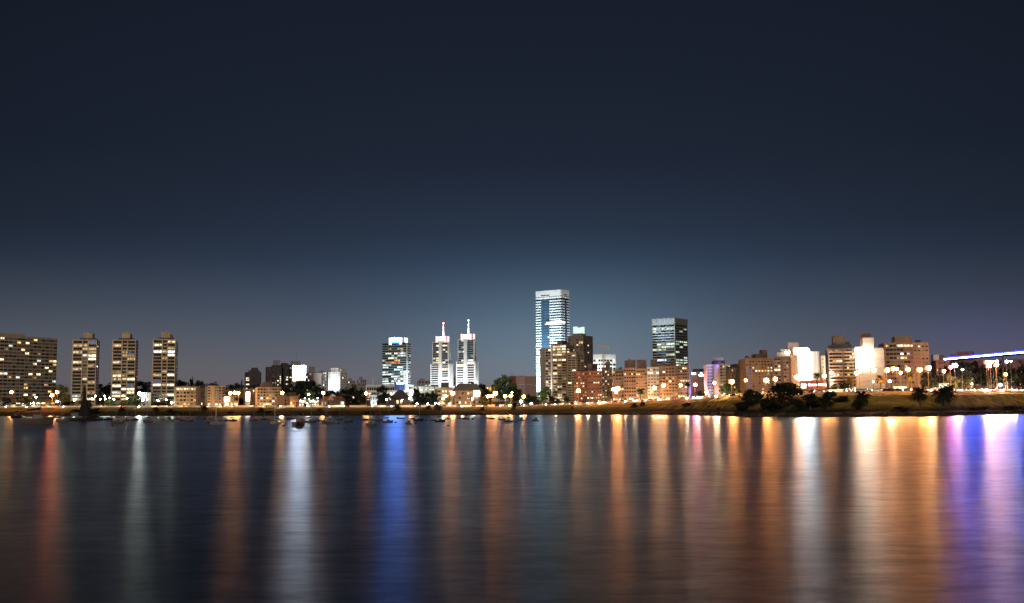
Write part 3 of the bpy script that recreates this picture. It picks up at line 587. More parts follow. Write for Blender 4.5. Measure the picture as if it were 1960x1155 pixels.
# --- construction block and crane
b = Bld('unfinished_building', 'half built white block flooded with site lights at its top', 'building', 1136, 1260, 1155, 1250, 677, WHITE, C=1179)
b.bands('f', 10, b.z(688), 8, 0, 1, .6, WHITE, .4, 'floor_slab'); b.bands('r', 10, b.z(688), 8, 0, 1, .6, WHITE, .4, 'floor_slab'); b.grid('f', 10, b.z(688), 8, E(4, .7), lit=.1, pal='W', dark='kD', wh=.5, sill=.42); b.grid('r', 10, b.z(688), 8, E(4, .75), lit=.15, pal='Wy', dark='kD', wh=.5, sill=.42)
b.part('site_screen', WHITE, 'f', .05, .95, b.z(687), b.z(679), .9); b.part('site_screen', WHITE, 'r', .0, .95, b.z(686), b.z(678.5), .9)
spot(b.root, (0, -12, b.H * .55), (0, 0, b.H * .92), 30000, (.95, 1, 1), 120); spot(b.root, (b.w * .5 + 14, 10, b.H * .55), (b.w * .5, 10, b.H * .9), 30000, (.95, 1, 1), 120); b.done()
o = thing('tower_crane', 'yellow tower crane rising above the half built white block', 'crane', P(1155.5, 712, 1244)); YEL = surf('crane_yellow', (.5, .4, .2), .6)
zc = P(1155.5, 663, 1244).z - o.location.z; zj = P(1155.5, 664, 1244).z - o.location.z
m = MB()
for sx in (-.8, .8):
    for sy in (-.8, .8): m.tube((sx, sy, 0), (sx, sy, zc + 2), .22, .22, 4)
k = int(zc / 2)
for i in range(k): m.tube((-.8, -.8, i * 2), (.8, -.8, i * 2 + 2), .14, .14, 4)
m.build('mast', YEL, o)
m = MB(); jx = P(1137, 659, 1244).x - o.location.x; jz = P(1137, 658.5, 1244).z - o.location.z
m.tube((0, 0, zj), (jx, 0, jz - .4), .35, .25, 4).tube((0, 0, zj + 1.6), (jx, 0, jz + .5), .3, .2, 4)
for i in range(8): m.tube((jx * i / 8, 0, zj + (jz - zj) * i / 8), (jx * (i + .5) / 8, 0, zj + 1.6 + (jz - zj) * (i + .5) / 8 - .1 * i), .15, .15, 4)
m.build('jib', YEL, o)
MB().tube((0, 0, zj), (5.8, 0, zj), .4, .4, 4).build('counter_jib', YEL, o); MB().box(4.4, 6.2, -.8, .8, zj - 2, zj + .6).build('counterweight', YEL, o); MB().box(-1, 1.2, -1.3, 1, zj - 1.8, zj + .4).build('cab', YEL, o)
MB().tube((0, 0, zj), (0, 0, zj + 4.5), .35, .1, 4).build('tower_peak', YEL, o)
# --- row of shore blocks, centre
b = Bld('apartment_block', 'red brick eight storey block with a recessed joint at its middle', 'apartment block', 1099, yl(1112) + 8, 1123, yl(1125) + 8, 711, BRICK, d=14)
rb = ['D-yD', '----', 'yyyW', 'DDDD', '----', 'WDWD', 'DtDt', '----', 'DtDt']
b.grid('f', .6, b.H - .8, 10, E(6, .6), lit=.2, pal='Wyw', dark='DDt-', wh=.36); b.bands('f', .6, b.H - .8, 10, 0.003, .997, .3, BRICK, .3, 'sill_course'); b.block(1122, 1130, 697, BROWN); b.roofbits(2); b.done()
b = Bld('apartment_block', 'red brick block with lit corner windows right of its darker twin', 'apartment block', 1123.5, yl(1137) + 4, 1151.5, yl(1137) + 4, 710, BRICK, d=14)
b.grid('f', .6, b.H - .8, 10, E(7, .6), ['DyDDDWD', 'DDtDDDD', '-tt-ttt', 'DDDWWWD', '-----tD', 'DDDDDDD', 'tDcDtDD', '-DDt-yW', 'WWWwWWD', 'DDtDDWy'], lit=.2, wh=.36); b.bands('f', .6, b.H - .8, 10, .003, .997, .3, BRICK, .3, 'sill_course'); b.roofbits(3); b.done()
b = Bld('apartment_block', 'dark stepped block with scattered lights between brick and tan blocks', 'apartment block', 1152.5, yl(1160) + 12, 1172, yl(1160) + 12, 706, BROWN, d=12)
b.grid('f', .6, b.H - 1, 10, E(4, .45), lit=.4, pal='yWw', dark='DkkD', wh=.4); b.block(1160, 1168.5, 692.5, BROWN); b.block(1153, 1157, 703, BROWN, 'chimney', 2, 2); b.block(1169, 1172, 702, BROWN, 'chimney', 2, 2); b.done()
def rowb(label, pa, pb, top, mat, n, ncol, rows=None, lit=.15, house=None, hm=BROWN, bandp=.6, pal='Wyw', dy=0, dark='DDDt', fill=.72, wh=.45):
    c = (pa + pb) / 2; b = Bld('apartment_block', label, 'apartment block', pa, yl(c) + dy, pb, yl(c) + dy, top, mat, d=14, group='blocks in the long shore row')
    b.bands('f', .5, b.H - .8, n, .004, .996, bandp, mat, .36); b.grid('f', .5, b.H - .8, n, E(ncol, fill), rows, lit=lit, pal=pal, dark=dark, wh=wh, sill=.4)
    b.part('cornice', mat, 'f', 0, 1, b.H - .5, b.H + .3, bandp + .2)
    if house: b.block(*house, hm)
    wash(b, 4600, (1, .54, .22))
    b.roofbits(3); return b
rowb('tan row block with two orange lamps before it and three cool windows', 1173, 1194, 708, RTAN, 9, 4, ['yDDD', 'DDDD', 'tDDt', 'tttt', 'tDtD', 'WWWW', 'yttt', 'tDtD', 'WWcW'], dy=3).done()
b = rowb('balconied row block with a tall brown penthouse pair', 1194.7, 1217, 705, surf('red_tan_render', (.30, .18, .12)), 9, 5, ['DDDDD', 'WtDyD', 'DDDDD', 'DDDDD', 'ttttt', 'DDDDD', 'DDDDD', 'DtDDD', 'DyWWt'], house=(1196, 1217, 690)); b.block(1203, 1209, 687.5, BROWN, 'chimney', 2, 3); b.block(1212, 1216, 688.5, BROWN, 'chimney', 2, 3); b.done()
rowb('grey tan row block under a broad dark roof pavilion', 1217.7, 1238.5, 706.5, surf('greyed_tan', (.26, .19, .135)), 10, 5, ['DDDDt', 'yyttD', 'DtDtt', 'ttttt', 'DtttD', 'ttttt', 'tttDt', 'ttDtt', 'Wtytt', 'tWDtt'], house=(1219, 1238, 688.5), dy=2).done()
rowb('white lit row block with pale balconies and bright base', 1239.2, 1262, 703.5, PALE, 10, 4, ['DyDt', 'ccyW', 'Dttt', 'tttt', 'tttw', 'DttD', 'tcDt', 'tWtt', 'tttt', 'WWWW'], house=(1246, 1258, 688), dy=4).done()
b = rowb('long tan row block with even window bands and chimneys', 1262.7, 1297, 701.5, RTAN, 10, 6, lit=.12, house=(1284, 1294, 689.5)); b.block(1263, 1273, 695, BROWN, 'roof_room', 3); b.done()
b = rowb('tan end block of the shore row with violet right edge', 1297.6, 1320, 700.5, RTAN, 10, 5, ['DDWyt', 'DyDDt', 'DDDDv', 'DtDDt', 'yyWWy', 'tttDt', 'wytWt', 'ttttt', 'tDtDt', 'WyWyW'])
b.part('violet_fin', surf('violet_panel', (.32, .26, .62)), 'f', 1.0, 1.07, b.z(768), b.z(696), 1.2, -4); spot(b.root, (b.w * .62, -6, 1), (b.w * .53, 0, b.H * .4), 9000, (.45, .35, 1), 90); b.done()
# --- dark glass office tower behind
b = Bld('office_tower', 'dark glass office tower with pale crown and a few lit floors', 'office tower', 1249.5, 1174, 1293, 1158, 609.5, SLATE, C=1317)
n = 17; zb, zt = b.z(708), b.z(623); rows = ['DuDuD', 'ggggg', 'ggDuD', 'DDuDD', 'DDuuD', 'DDuDD', 'DDDuD', 'Dgggg', 'Dgggg', 'ggguu', 'DuuDD', 'DDugg', 'DDuDD', 'DccuD', 'DDuDD', 'DuuDD', 'DDuDD']
SPN = surf('grey_spandrel', (.33, .36, .38), .5)
b.bands('f', zb, zt, n, .003, .997, .5, SPN, .36, 'spandrel'); b.bands('r', zb, zt, n, .003, .997, .5, surf('brown_spandrel', (.2, .19, .18)), .36, 'spandrel')
b.grid('f', zb, zt, n, E(5, .92), rows, wh=.58, sill=.38); b.grid('r', zb, zt, n, [(.05, .3), (.36, .6), (.68, .95)], ['DDD', 'DDg', 'DgD', 'DDD', 'DDD', 'DDD', 'ggg', 'gDg', 'DgD', 'DDD', 'gDD', 'DDD', 'DDc', 'ggg', 'ggg', 'ggg', 'DDD'], wh=.5, sill=.4)
b.part('crown', SPN, 'f', 0, 1, zt + .3, b.H + .4, .7); b.part('crown', MC['brown_spandrel'], 'r', 0, 1, zt + .3, b.H + .4, .7); b.part('pilaster', SPN, 'f', .98, 1.01, 0, zt, .8); spot(b.root, (-b.w * .1, -30, b.H * .7), (0, 0, b.H * .95), 60000, (.7, .9, 1), 90); b.done()
# --- emblem block
b = Bld('office_block', 'windowless grey brown block carrying a white emblem high on its wall', 'office block', 1325, yl(1338) + 12, 1352.5, yl(1338) + 10, 712, surf('mauve_render', (.17, .12, .11), amt=.1), d=18)
c = b.x(1343); zc = b.z(718.5); u = b.w / 27.5
EMB = glow('emblem_white', (.72, .85, 1), 4.5)
def lobe(m, cx, cz, rx, rz, n=14): m.prism([(cx + rx * math.cos(2 * PI * i / n), cz + rz * math.sin(2 * PI * i / n)) for i in range(n)], -.7, -.1); return m
m = MB(); lobe(m, c, zc + 3.2 * u, 2.0 * u, 2.5 * u); m.build('emblem_petal', EMB, b.root)
m = MB(); m.prism([(c - 5.5 * u, zc + 1.2 * u), (c - 4.6 * u, zc - 1.0 * u), (c - 2.6 * u, zc - 2.8 * u), (c + 2.6 * u, zc - 2.8 * u), (c + 4.6 * u, zc - 1.0 * u), (c + 5.5 * u, zc + 1.2 * u), (c + 2.6 * u, zc + 1.0 * u), (c, zc - .6 * u), (c - 2.6 * u, zc + 1.0 * u)], -.7, -.1); m.build('emblem_base', EMB, b.root)
m = MB(); lobe(m, c, zc, 6.6 * u, 5.6 * u, 18); o_ = m.build('emblem_plate', surf('navy_plate', (.03, .03, .10)), b.root); o_.location.y = .35
b.block(1325, 1339, 706, DARKB, 'roof_room', 2); b.part('lit_corner', glow('corner_lamp', (.95, 1, .8), 6), 'f', .0, .26, b.z(717), b.z(713.5), .8); b.done()
# --- violet lit block etc.
b = Bld('apartment_block', 'apartment block bathed in violet light on its left half', 'apartment block', 1353.3, yl(1370) + 4, 1378, yl(1370) + 5, 698, VIOLETW, d=14)
b.bands('f', .5, b.H - .8, 10, .004, .6, .35, VIOLETW, .4, 'spandrel'); b.bands('f', .5, b.H - .8, 10, .62, .99, .5, VIOLETW, .4, 'spandrel'); b.grid('f', .5, b.H - .8, 10, [(.06, .2), (.26, .56), (.66, .74), (.82, .9)], ['tttt', 'ttDD', 'ttDt', 'ttDD', 'ttDD', 'DDDD', 'ttcc', 'ttDt', 'tttD', 'DtDD'], wh=.45, sill=.42)
b.block(1368, 1390, 690, ROOFD, 'penthouse', 3); b.block(1373, 1388, 684.5, GREYTAN, 'lift_housing', 4, 5); b.antenna(1388, 674); spot(b.root, (-b.w * .2, -16, b.H + 2), (0, 0, b.H * .75), 12000, (.34, .25, 1), 100); spot(b.root, (-b.w * .1, -16, 2), (0, 0, b.H * .5), 3500, (.6, .42, 1), 100); b.done()
b = low('apartment_block', 'tan balcony wing right of the violet lit block', 1378.5, 1400, 697.5, yl(1390) + 6, GREYTAN, 10, E(4, .7), rows=['DWWc', 'Dttt', 'Dttt', 'Dttt', 'tttt', 'tDtt', 'WtDt', 'yttt', 'tttt', 'tWtt'], bandp=.9); b.done()
b = low('apartment_block', 'dim brown block between the violet lit block and dark tower', 1400.5, 1415.5, 705, yl(1408) + 10, BROWN, 9, E(4, .5), lit=.15, bandp=.4); b.done()
b = low('apartment_block', 'blank dark tower block left of the square windowed block', 1416, 1427, 701, yl(1421) + 12, DARKB, 9, E(2, .3), lit=.15, bandp=0, roof=0); b.block(1417, 1423, 696.5, DARKB); b.done()
b = Bld('apartment_block', 'tan block with many small square windows and dark roof stack', 'apartment block', 1428, yl(1450) + 5, 1480, yl(1450) + 9, 687, RTAN, d=16)
rws = ['tDDtDDDDt', 'DDtDtDDDD', 'vDWttDtyW', 'vvDcyyyWw', 'tvttDttWt', 'vvttDtDtD', 'vvtttttt-', 'vtttDttWt', 'vvDttttt-', 'tvtttcttt', 'DtDttWtWt']
b.grid('f', .6, b.H - .8, 11, E(9, .5), rws, wh=.42); b.block(1452, 1474, 677, BROWN, y0=4); b.block(1463, 1474, 669.5, BROWN, 'water_tank', 4, 5); b.part('cornice', RTAN, 'f', 0, 1, b.H - .4, b.H + .4, .3); b.roofbits(4); b.done()
b = Bld('apartment_block', 'dark framed balcony block stepping up to a pink roof room', 'apartment block', 1481, yl(1500) + 5, 1529.5, yl(1500) + 5, 682, BROWN, d=16)
for a, c in ((.04, .28), (.40, .62), (.66, .8), (.83, .98)): b.bands('f', .5, b.H - 1, 10, a, c, 1.0, RTAN, .42)
b.grid('f', .5, b.H - 1, 10, [(.05, .16), (.18, .27), (.42, .5), (.53, .6), (.68, .78), (.85, .96)], ['DDttDD', 'tDtDDD', 'DWtWDD', 'WWDtDt', 'DtttDD', 'DDDtDD', 'tDytDt', 'DttDDD', 'yDWttD', 'WtWyWW'], wh=.5, sill=.44)
b.block(1488, 1529, 674, GREYTAN, 'penthouse', 2); b.block(1496, 1529, 668, GREYTAN, 'roof_room', 4); b.block(1510, 1531, 655, PINK, 'lift_housing', 6)
for p_, q_ in ((1506, 675), (1513, 674.5)): MB().ball((b.x(p_), .5, b.z(q_)), .55).build('roof_lamp', glow('roof_bulb', (1, 1, .75), 30), b.root)
b.part('sign_panel', glow('green_white', (.8, 1, .9), 6), 'f', .78, 1.0, b.z(673.5), b.z(669), .4, -3); b.antenna(1519, 641); b.done()
# --- floodlit white wall with billboard
b = Bld('apartment_block', 'floodlit blank white wall block carrying a faint lettered billboard', 'apartment block', 1530, yl(1550) + 2, 1571, yl(1550) + 6, 673, WHITE, d=16)
SCR = glow('wall_screen', (.93, 1, .96), 22)
MB().box(b.x(1529), b.x(1550), -.9, -.05, b.z(729), b.z(669)).build('billboard', SCR, b.root)
fc = bpy.data.curves.new('lettering', 'FONT'); fc.body = 'ari'; fc.size = 9.5 * b.w / 41; fc.extrude = .02; fc.shear = .35; fc.align_x = 'CENTER'; fc.materials.append(glow('faint_letters', (.93, .80, .97), .95, False))
tmp = bpy.data.objects.new('lettering', fc); COL.objects.link(tmp); bpy.context.view_layer.update(); me = bpy.data.meshes.new_from_object(tmp); bpy.data.objects.remove(tmp); o_ = link('lettering', me, b.root); o_.location = (b.x(1541), -1.0, b.z(694)); o_.rotation_euler = (PI / 2, 0, 0)
b.block(1524, 1553, 664.5, WHITE, 'parapet_wall', 3, 6, b.z(680)); b.part('pilaster', WHITE, 'f', .84, .88, 0, b.H, .5); b.part('pilaster', BROWN, 'f', .97, .995, 0, b.H, .3); b.antenna(1553, 662, .2)
spot(b.root, (b.w * .3, -14, 3), (b.w * .2, 0, b.H * .6), 60000, (1, 1, .92), 120); b.done()
b = Bld('stair_tower', 'narrow cream stair tower with five small slots right of white wall', 'tower', 1572.5, yl(1577) + 5, 1580.5, yl(1577) + 5, 681, CREAM, d=8)
b.grid('f', b.z(722), b.H - 1, 5, [(.3, .72)], ['k', 't', 'k', 't', 't'], wh=.25, sill=.45); spot(b.root, (0, -8, 3), (0, 0, b.H * .6), 9000, (1, .9, .65), 100); b.done()
b = Bld('shop', 'low brick shop with glowing signs under the floodlit white wall', 'shop', 1531, yl(1555) - 7, 1582, yl(1555) - 7, 729, BRICK, d=7)
for a, c, z0, z1, m_ in ((.06, .24, 738.5, 735, 'cool'), (.05, .14, 743, 740.2, 'cool'), (.17, .24, 743, 740.2, 'warm'), (.33, .41, 739, 735, 'blue'), (.44, .65, 738.8, 735.8, 'rose'), (.70, .96, 738.5, 735.3, 'cool')):
    b.part('sign_panel', {'cool': glow('sign_cool', (.75, .85, 1), 6), 'warm': glow('sign_warm', (1, .9, .5), 5), 'blue': glow('sign_blue', (.5, .5, 1), 8), 'rose': glow('sign_rose', (1, .75, .8), 5)}[m_], 'f', a, c, b.z(z0), b.z(z1), .5)
b.part('pilaster', BROWN, 'f', .26, .31, 0, b.H, .3); b.part('cornice', BRICK, 'f', 0, 1, b.H - .4, b.H + .3, .4); b.done()
# --- striped balcony block
b = Bld('apartment_block', 'apartment block striped by long pale balconies with tall brown roof house', 'apartment block', 1588, yl(1612) + 3, 1638.5, yl(1612) + 5, 666.5, BROWN, d=16)
n = 12; b.bands('f', .5, b.H - .6, n, .004, .5, 1.0, RCREAM, .4); b.bands('f', .5, b.H - .6, n, .56, .996, 1.0, RCREAM, .4)
b.grid('f', .5, b.H - .6, n, E(4, .85, .01, .5) + E(4, .8, .56, .99), ['wwwt-DDD', 'DDDDDDDW', 'DDDDDDWW', 'DyWWDDtD', 'DDDDDtDD', 'DDDtDyDD', 'tttDDDDw', 'DWWWDyDD', 'DDDDDDtD', 'tDDDttDt', 'WWwDDyDD', 'WWWWWWWW'], wh=.5, sill=.42)
b.block(1601, 1623, 641, BROWN, y0=5); b.block(1594, 1634, 659, DARKB, 'penthouse', 3); b.block(1623, 1631, 653.5, DARKB, 'roof_room', 5); b.antenna(1612, 634); b.done()
# --- stepped white wall
b = Bld('apartment_block', 'blank stepped white wall block with glowing billboard and ribbed roof tank', 'apartment block', 1639, yl(1665) + 3, 1693.5, yl(1665) + 3, 668, surf('rough_white', (.58, .54, .47), amt=.18, stretch=(.3, .3, 2)), d=16)
b.block(1654, 1675, 646.5, MC['rough_white'], 'upper_wall', .0, 12, b.H - .4); b.block(1648, 1668, 637.5, BROWN, 'water_tank', 3, 9, b.z(646.6)); b.block(1649, 1654, 647, BROWN, 'stair_room', 2, 6)
b.part('parapet', WHITE, 'f', .68, .98, b.H - .3, b.H + .5, .3)
BS = b.part('billboard', glow('bill_screen', (1, .92, .70), 26), 'f', .0, .54, b.z(704.5), b.z(665), .9)
m = MB(); cx, cz = b.x(1651), b.z(683); m.prism([(cx - 1.0, cz - 1), (cx + 1.0, cz - 1), (cx + .8, cz + .6), (cx, cz + 1.3), (cx - .7, cz + .3)], -1.0, -.92); m.build('poster_mark', glow('faint_mark', (.72, .9, .62), .8, False), b.root)
m = MB(); m.box(cx - 2.4, cx - 1.6, -1.0, -.92, cz - .8, cz + .8); m.build('poster_mark', glow('faint_mark_grey', (.8, .9, .85), .85, False), b.root)
spot(b.root, (-b.w * .15, -9, b.z(690)), (-b.w * .1, 0, b.z(680)), 2500, (1, .97, .86), 120); b.done()
# --- curved corner block
b = Bld('apartment_block', 'tan corner block with a bowed left front and flat right front', 'apartment block', 1750, yl(1765) + 4, 1779.5, yl(1765) + 6, 655.5, RTAN, d=16)
n = 10; zt = b.H - 1.0; st = (zt - 3.2) / n
b.grid('f', 3.2, zt, n, E(4, .5), ['tcDD', 'DDtD', 'tttt', 'ttDD', 'tttt', 'DttD', 'tttt', 'tttt', 'tttt', 'tttt'], wh=.36)
xl, xr = b.x(1693.5), b.x(1750); nseg = 10
def arc(t): return (xl + (xr - xl) * t, -3.2 * math.sin(PI * (t * .75 + .12)) + 1.2)
def bow(name, mat, za, zc, off, t0=0, t1=1, k=nseg):
    m = MB(); pts = [arc(t0 + (t1 - t0) * i / k) for i in range(k + 1)]
    prof_ = [(x, y - off) for x, y in pts] + ([(pts[-1][0], 14), (pts[0][0], 14)] if off <= 0.01 else [(x, y + .3) for x, y in pts[::-1]])
    nn = len(prof_); kk = len(m.v)
    m.v += [(x, y, za) for x, y in prof_] + [(x, y, zc) for x, y in prof_]
    m.f.append(tuple(kk + i for i in range(nn))[::-1]); m.f.append(tuple(kk + nn + i for i in range(nn)))
    for i in range(nn):
        j = (i + 1) % nn; m.f.append((kk + i, kk + j, kk + nn + j, kk + nn + i))
    return m.build(name, mat, b.root)
bow('bowed_wall', RTAN, 0, b.H, 0)
rw = ['wDDcWWWW', 'DDDDDttt', 'DDDDcDct', 'tDDwWytt', 'Dtttt--t', 'DDtDtWtt', 'tttttttt', 'tDttDttt', 'tDDttDtt', 'ttDttttD']
for i in range(n):
    za = zt - st * (i + 1); bow('balcony', RTAN, za, za + st * .42, .5)
    for j in range(8):
        ch = rw[i][j]
        if ch == '-': ch = 'D'
        t0 = .06 + j * .117; w_ = bow('window', GL[ch], za + st * .44, za + st * .92, .12, t0, t0 + .1, 2)
b.block(1720, 1751, 642.5, RTAN, y0=5); b.block(1716, 1751, 653, RTAN, 'roof_room', 3, 9, b.H); b.antenna(1746, 638); bow('ground_arcade', GL['W'], .4, 2.6, .15, .25, .7, 3); b.roofbits(3); b.done()
# --- far right
b = low('apartment_block', 'salmon block with pale stair wall left of the blue beam', 1793, 1822, 690, yl(1807) + 45, surf('salmon_render', (.38, .16, .13)), 8, E(6, .5), rows=['-DDDtt', '-ttttt'], lit=.05, bandp=0, roof=0, dark='ttD'); b.block(1789, 1800, 679, VIOLETW, 'stair_wall', 1, 6); b.block(1800, 1811, 679.5, BROWN, 'roof_room', 3); b.done()
b = low('apartment_block', 'wide plum coloured block rising behind the blue beam', 1818, 2010, 687, yl(1880) + 110, surf('plum_render', (.20, .08, .11)), 8, E(16, .5), lit=.05, bandp=0, roof=0, dark='DttD'); b.block(1833, 1865, 671, surf('plum_render', (.2, .08, .11)), 'roof_house', 4); b.block(1821, 1834, 676, MC['plum_render'], 'roof_house', 4); b.done()
# --- beam of blue light: footbridge girder
Yb = yl(1880) + 12
A = P(1806, 688, Yb); B = P(1990, 671.5, Yb - 6); d = B - A; Ld = d.length
o = thing('footbridge', 'long sloping footbridge girder with a blazing blue white light strip', 'footbridge', A, math.atan2(d.y, d.x)); sl = d.z / math.hypot(d.x, d.y); Lh = math.hypot(d.x, d.y)
def sloped(name, mat, x0, x1, y0, y1, za, zc, par=o):
    m = MB(); m.box(x0, x1, y0, y1, za, zc); m.v = [(x, y, z + sl * x) for x, y, z in m.v]; return m.build(name, mat, par)
sloped('girder', MC['black_steel'] if 'black_steel' in MC else surf('black_steel', (.008, .008, .009), .9), 0, Lh, .2, 2.4, -1.5, -.55); BEAM = glow('beam_blue', (.07, .12, 1), 330)
sloped('light_strip', BEAM, 0, Lh, -.42, -.27, -.34, .12)
sloped('back_panel', surf('blue_halo_catch', (.05, .05, .30), .6), 0, Lh, .02, .19, -.53, 1.0)  # panel added to catch the strip's light as a blue halo
for t in range(14): xx = Lh * (t + .5) / 14; MB().box(xx - .06, xx + .06, -.28, .03, sl * xx - .2, sl * xx).build('bracket', STEEL, o)
sloped('shade_flange', surf('black_steel', (.008, .008, .009), .9), 0, Lh, -2.4, .19, -.66, -.54)  # flange added to keep the strip's light off the bank
for t in (.2, .62, .98): xx = Lh * t; g_ = ground(1806 + 184 * t, Yb); MB().tube((xx, 1.3, sl * xx - 1.6), (xx, 1.3, g_ - A.z - .3), .35, .4, 8).build('pier', DARKB, o)
for t in range(12): xx = Lh * (t + .5) / 12; MB().box(xx - .05, xx + .05, 2.2, 2.3, sl * xx - .5, sl * xx + .6).build('railing_post', STEEL, o)
o = thing('bus_shelter', 'pale lit bus shelter behind the pair of dark palms', 'shelter', gp(1800, yl(1800) - 16)); 
MB().box(-4, 4, -1, 1.4, 3.4, 3.7).build('roof', PALE, o); MB().box(-3.6, 3.6, 1.1, 1.2, .8, 3.2).build('back_panel', glow('shelter_light', (1, .8, .6), 1.6), o)
for sx in (-3.7, 3.7): MB().tube((sx, -.6, -.2), (sx, -.6, 3.4), .12, .12, 6).build('post', STEEL, o)
o = thing('bloom_box', 'white box added for the bloom of a floodlight, between middle and third slim towers', 'bloom_box', gp(274, yl(274) + 30)); k = P(274, 770, yl(274) + 30).z - o.location.z; zt = P(274, 748, yl(274) + 30).z - o.location.z
MB().box(-4.5, 6.2, 0, 5, -.3, zt * .85).build('wall', PALE, o); MB().box(-5, 6.6, -.6, 5.3, zt * .85, zt * .85 + .4).build('roof', PALE, o); MB().ball((-4.2, -1.2, zt - 2.2), 1.3).build('floodlight', glow('flood_white', (.88, 1, .95), 300), o); MB().tube((-4.2, 0.02, zt - 2.2), (-4.2, -1, zt - 2.2), .2, .2, 6).build('bracket', STEEL, o); MB().box(-1, 1, -.08, .1, 0, 2.2).build('door', GL['D'], o)  # the pale box is added to stand for the floodlight's bloom

# ------------------------------------------------------------------ lamps
LMESH = {}
LAMPK = {'o': ((1, .37, .09), 190, 1.0), 'O': ((1, .36, .09), 290, 1.25), 'S': ((1, .33, .075), 540, 1.4), 'm': ((1, .14, .20), 500, 1.05), 'w': ((.95, 1, .85), 90, .5), 'G': ((.7, 1, .8), 160, .7), 'P': ((1, .62, .88), 390, 1.3), 'c': ((.7, .95, 1), 150, .9), 'r': ((1, .20, .08), 900, 1.0)}
def lamp(px, py, Y, k, basepy=None):
    col, st, r = LAMPK[k]
    sc_ = Y / 800.0
    g = gp(px, Y); top = P(px, py, Y); h = top.z - g.z
    if h < 2: h = 2.2; g.z = top.z - h
    big = k in 'oOSmPrc'
    desc = {'o': 'plain orange street lamp', 'O': 'bright orange street lamp', 'S': 'glaring orange street lamp', 'm': 'rosy orange street lamp', 'r': 'red orange street lamp', 'w': 'small white park lamp', 'G': 'green white floodlight on a post', 'P': 'glaring pink white floodlight mast', 'c': 'cold white lamp on a post'}[k]
    o = thing('street_lamp' if big else 'park_lamp', 'x', 'street lamp' if big else 'park lamp', (top.x, Y, g.z), 0, 'street lamps along the shore road' if big else 'park lamps on the lawn')
    later(o, desc, px, 'before')
    rr = r * sc_
    yp = rr * 1.5 if big else .5
    MB().tube((0, yp, -.3), (0, yp, h + rr * .6), .16 * sc_, .10 * sc_, 6).build('pole', surf('lamp_pole', (.16, .11, .07), .6), o)
    if h > 4: MB().tube((0, yp, h + rr * .6), (0, -.1, h + rr * 1.2), .09 * sc_, .08 * sc_, 5).build('arm', MC['lamp_pole'], o)
    if big: hd = MB().box(-rr * 1.6, rr * 1.6, rr * 1.15, rr * 1.35, h - rr * 1.1, rr * 1.5 + h).box(-rr * 1.3, rr * 1.3, -rr * .8, rr * 1.14, h + rr * 1.25, h + rr * 1.45).build('lamp_head', surf('lamp_hood', (.012, .011, .010), .8), o)  # upright back plate added to keep bulb light off the facades
    else: hd = MB().tube((0, -.1, h + rr * .75), (0, -.1, h + rr * 1.3), rr * .75, rr * .3, 8).build('lamp_head', STEEL, o)
    key = (k,)
    if key not in LMESH: LMESH[key] = MB().ball((0, 0, 0), 1, n=7, m=4).mesh('bulb', glow('bulb_' + {'o': 'orange', 'O': 'bright_orange', 'S': 'fierce_orange', 'm': 'rose', 'w': 'white', 'G': 'green', 'P': 'pink', 'c': 'cold', 'r': 'red'}[k], col, st), True)
    link('bulb', LMESH[key], hd, (0, -.1, h), 0, rr)
for px, py, k in [(22, 751, 'o'), (99, 757, 'r'), (109, 751, 'o'), (441, 753, 'o'), (449, 752, 'o'), (456, 753, 'o'), (540, 752.5, 'o'), (618.5, 752.5, 'o'), (701, 753.5, 'o'), (786.5, 754, 'o'), (866.5, 753, 'O'), (853, 758.5, 'o'),
    (934, 759, 'o'), (942, 758.5, 'o'), (948, 753.5, 'O'), (967, 758.5, 'o'), (977.5, 758, 'o'), (1002, 759.5, 'o'), (1107, 748.5, 'O'), (1173.5, 745.5, 'o'), (1182.5, 744.5, 'S'), (1179, 750.5, 'o'), (1252.5, 743, 'O'), (1270, 738, 'O'), (1303, 737.5, 'o'), (1331, 737, 'm'), (1352.5, 750.5, 'o'),
    (1367.5, 733, 'o'), (1401, 731, 'S'), (1427.5, 728.5, 'o'), (1467, 728.5, 'S'), (1484.5, 726, 'O'), (1525, 722.5, 'S'), (1531, 719, 'o'), (1578, 720, 'O'), (1591, 714, 'o'), (1639.5, 714.5, 'O'), (1646, 710.5, 'O'), (1673, 709, 'S'), (1698.5, 709, 'S'), (1710, 706.5, 'O'), (1717, 707, 'o'), (1724, 714, 'o'),
    (1738, 707, 'O'), (1761, 708, 'S'), (1778, 705, 'S'), (1807, 711, 'o'), (1820, 703.5, 'm'), (1829, 700, 'P'), (1842, 707.5, 'w'), (1894, 700.5, 'P'), (1890, 694, 'O'), (1897, 694, 'm'), (1907.5, 699, 'O'), (1908.5, 693, 'o'), (1925, 717, 'o'), (1927, 692.5, 'c')]:
    lamp(px, py, float(RD(px)) + R.uniform(6.6, 7.4), k)
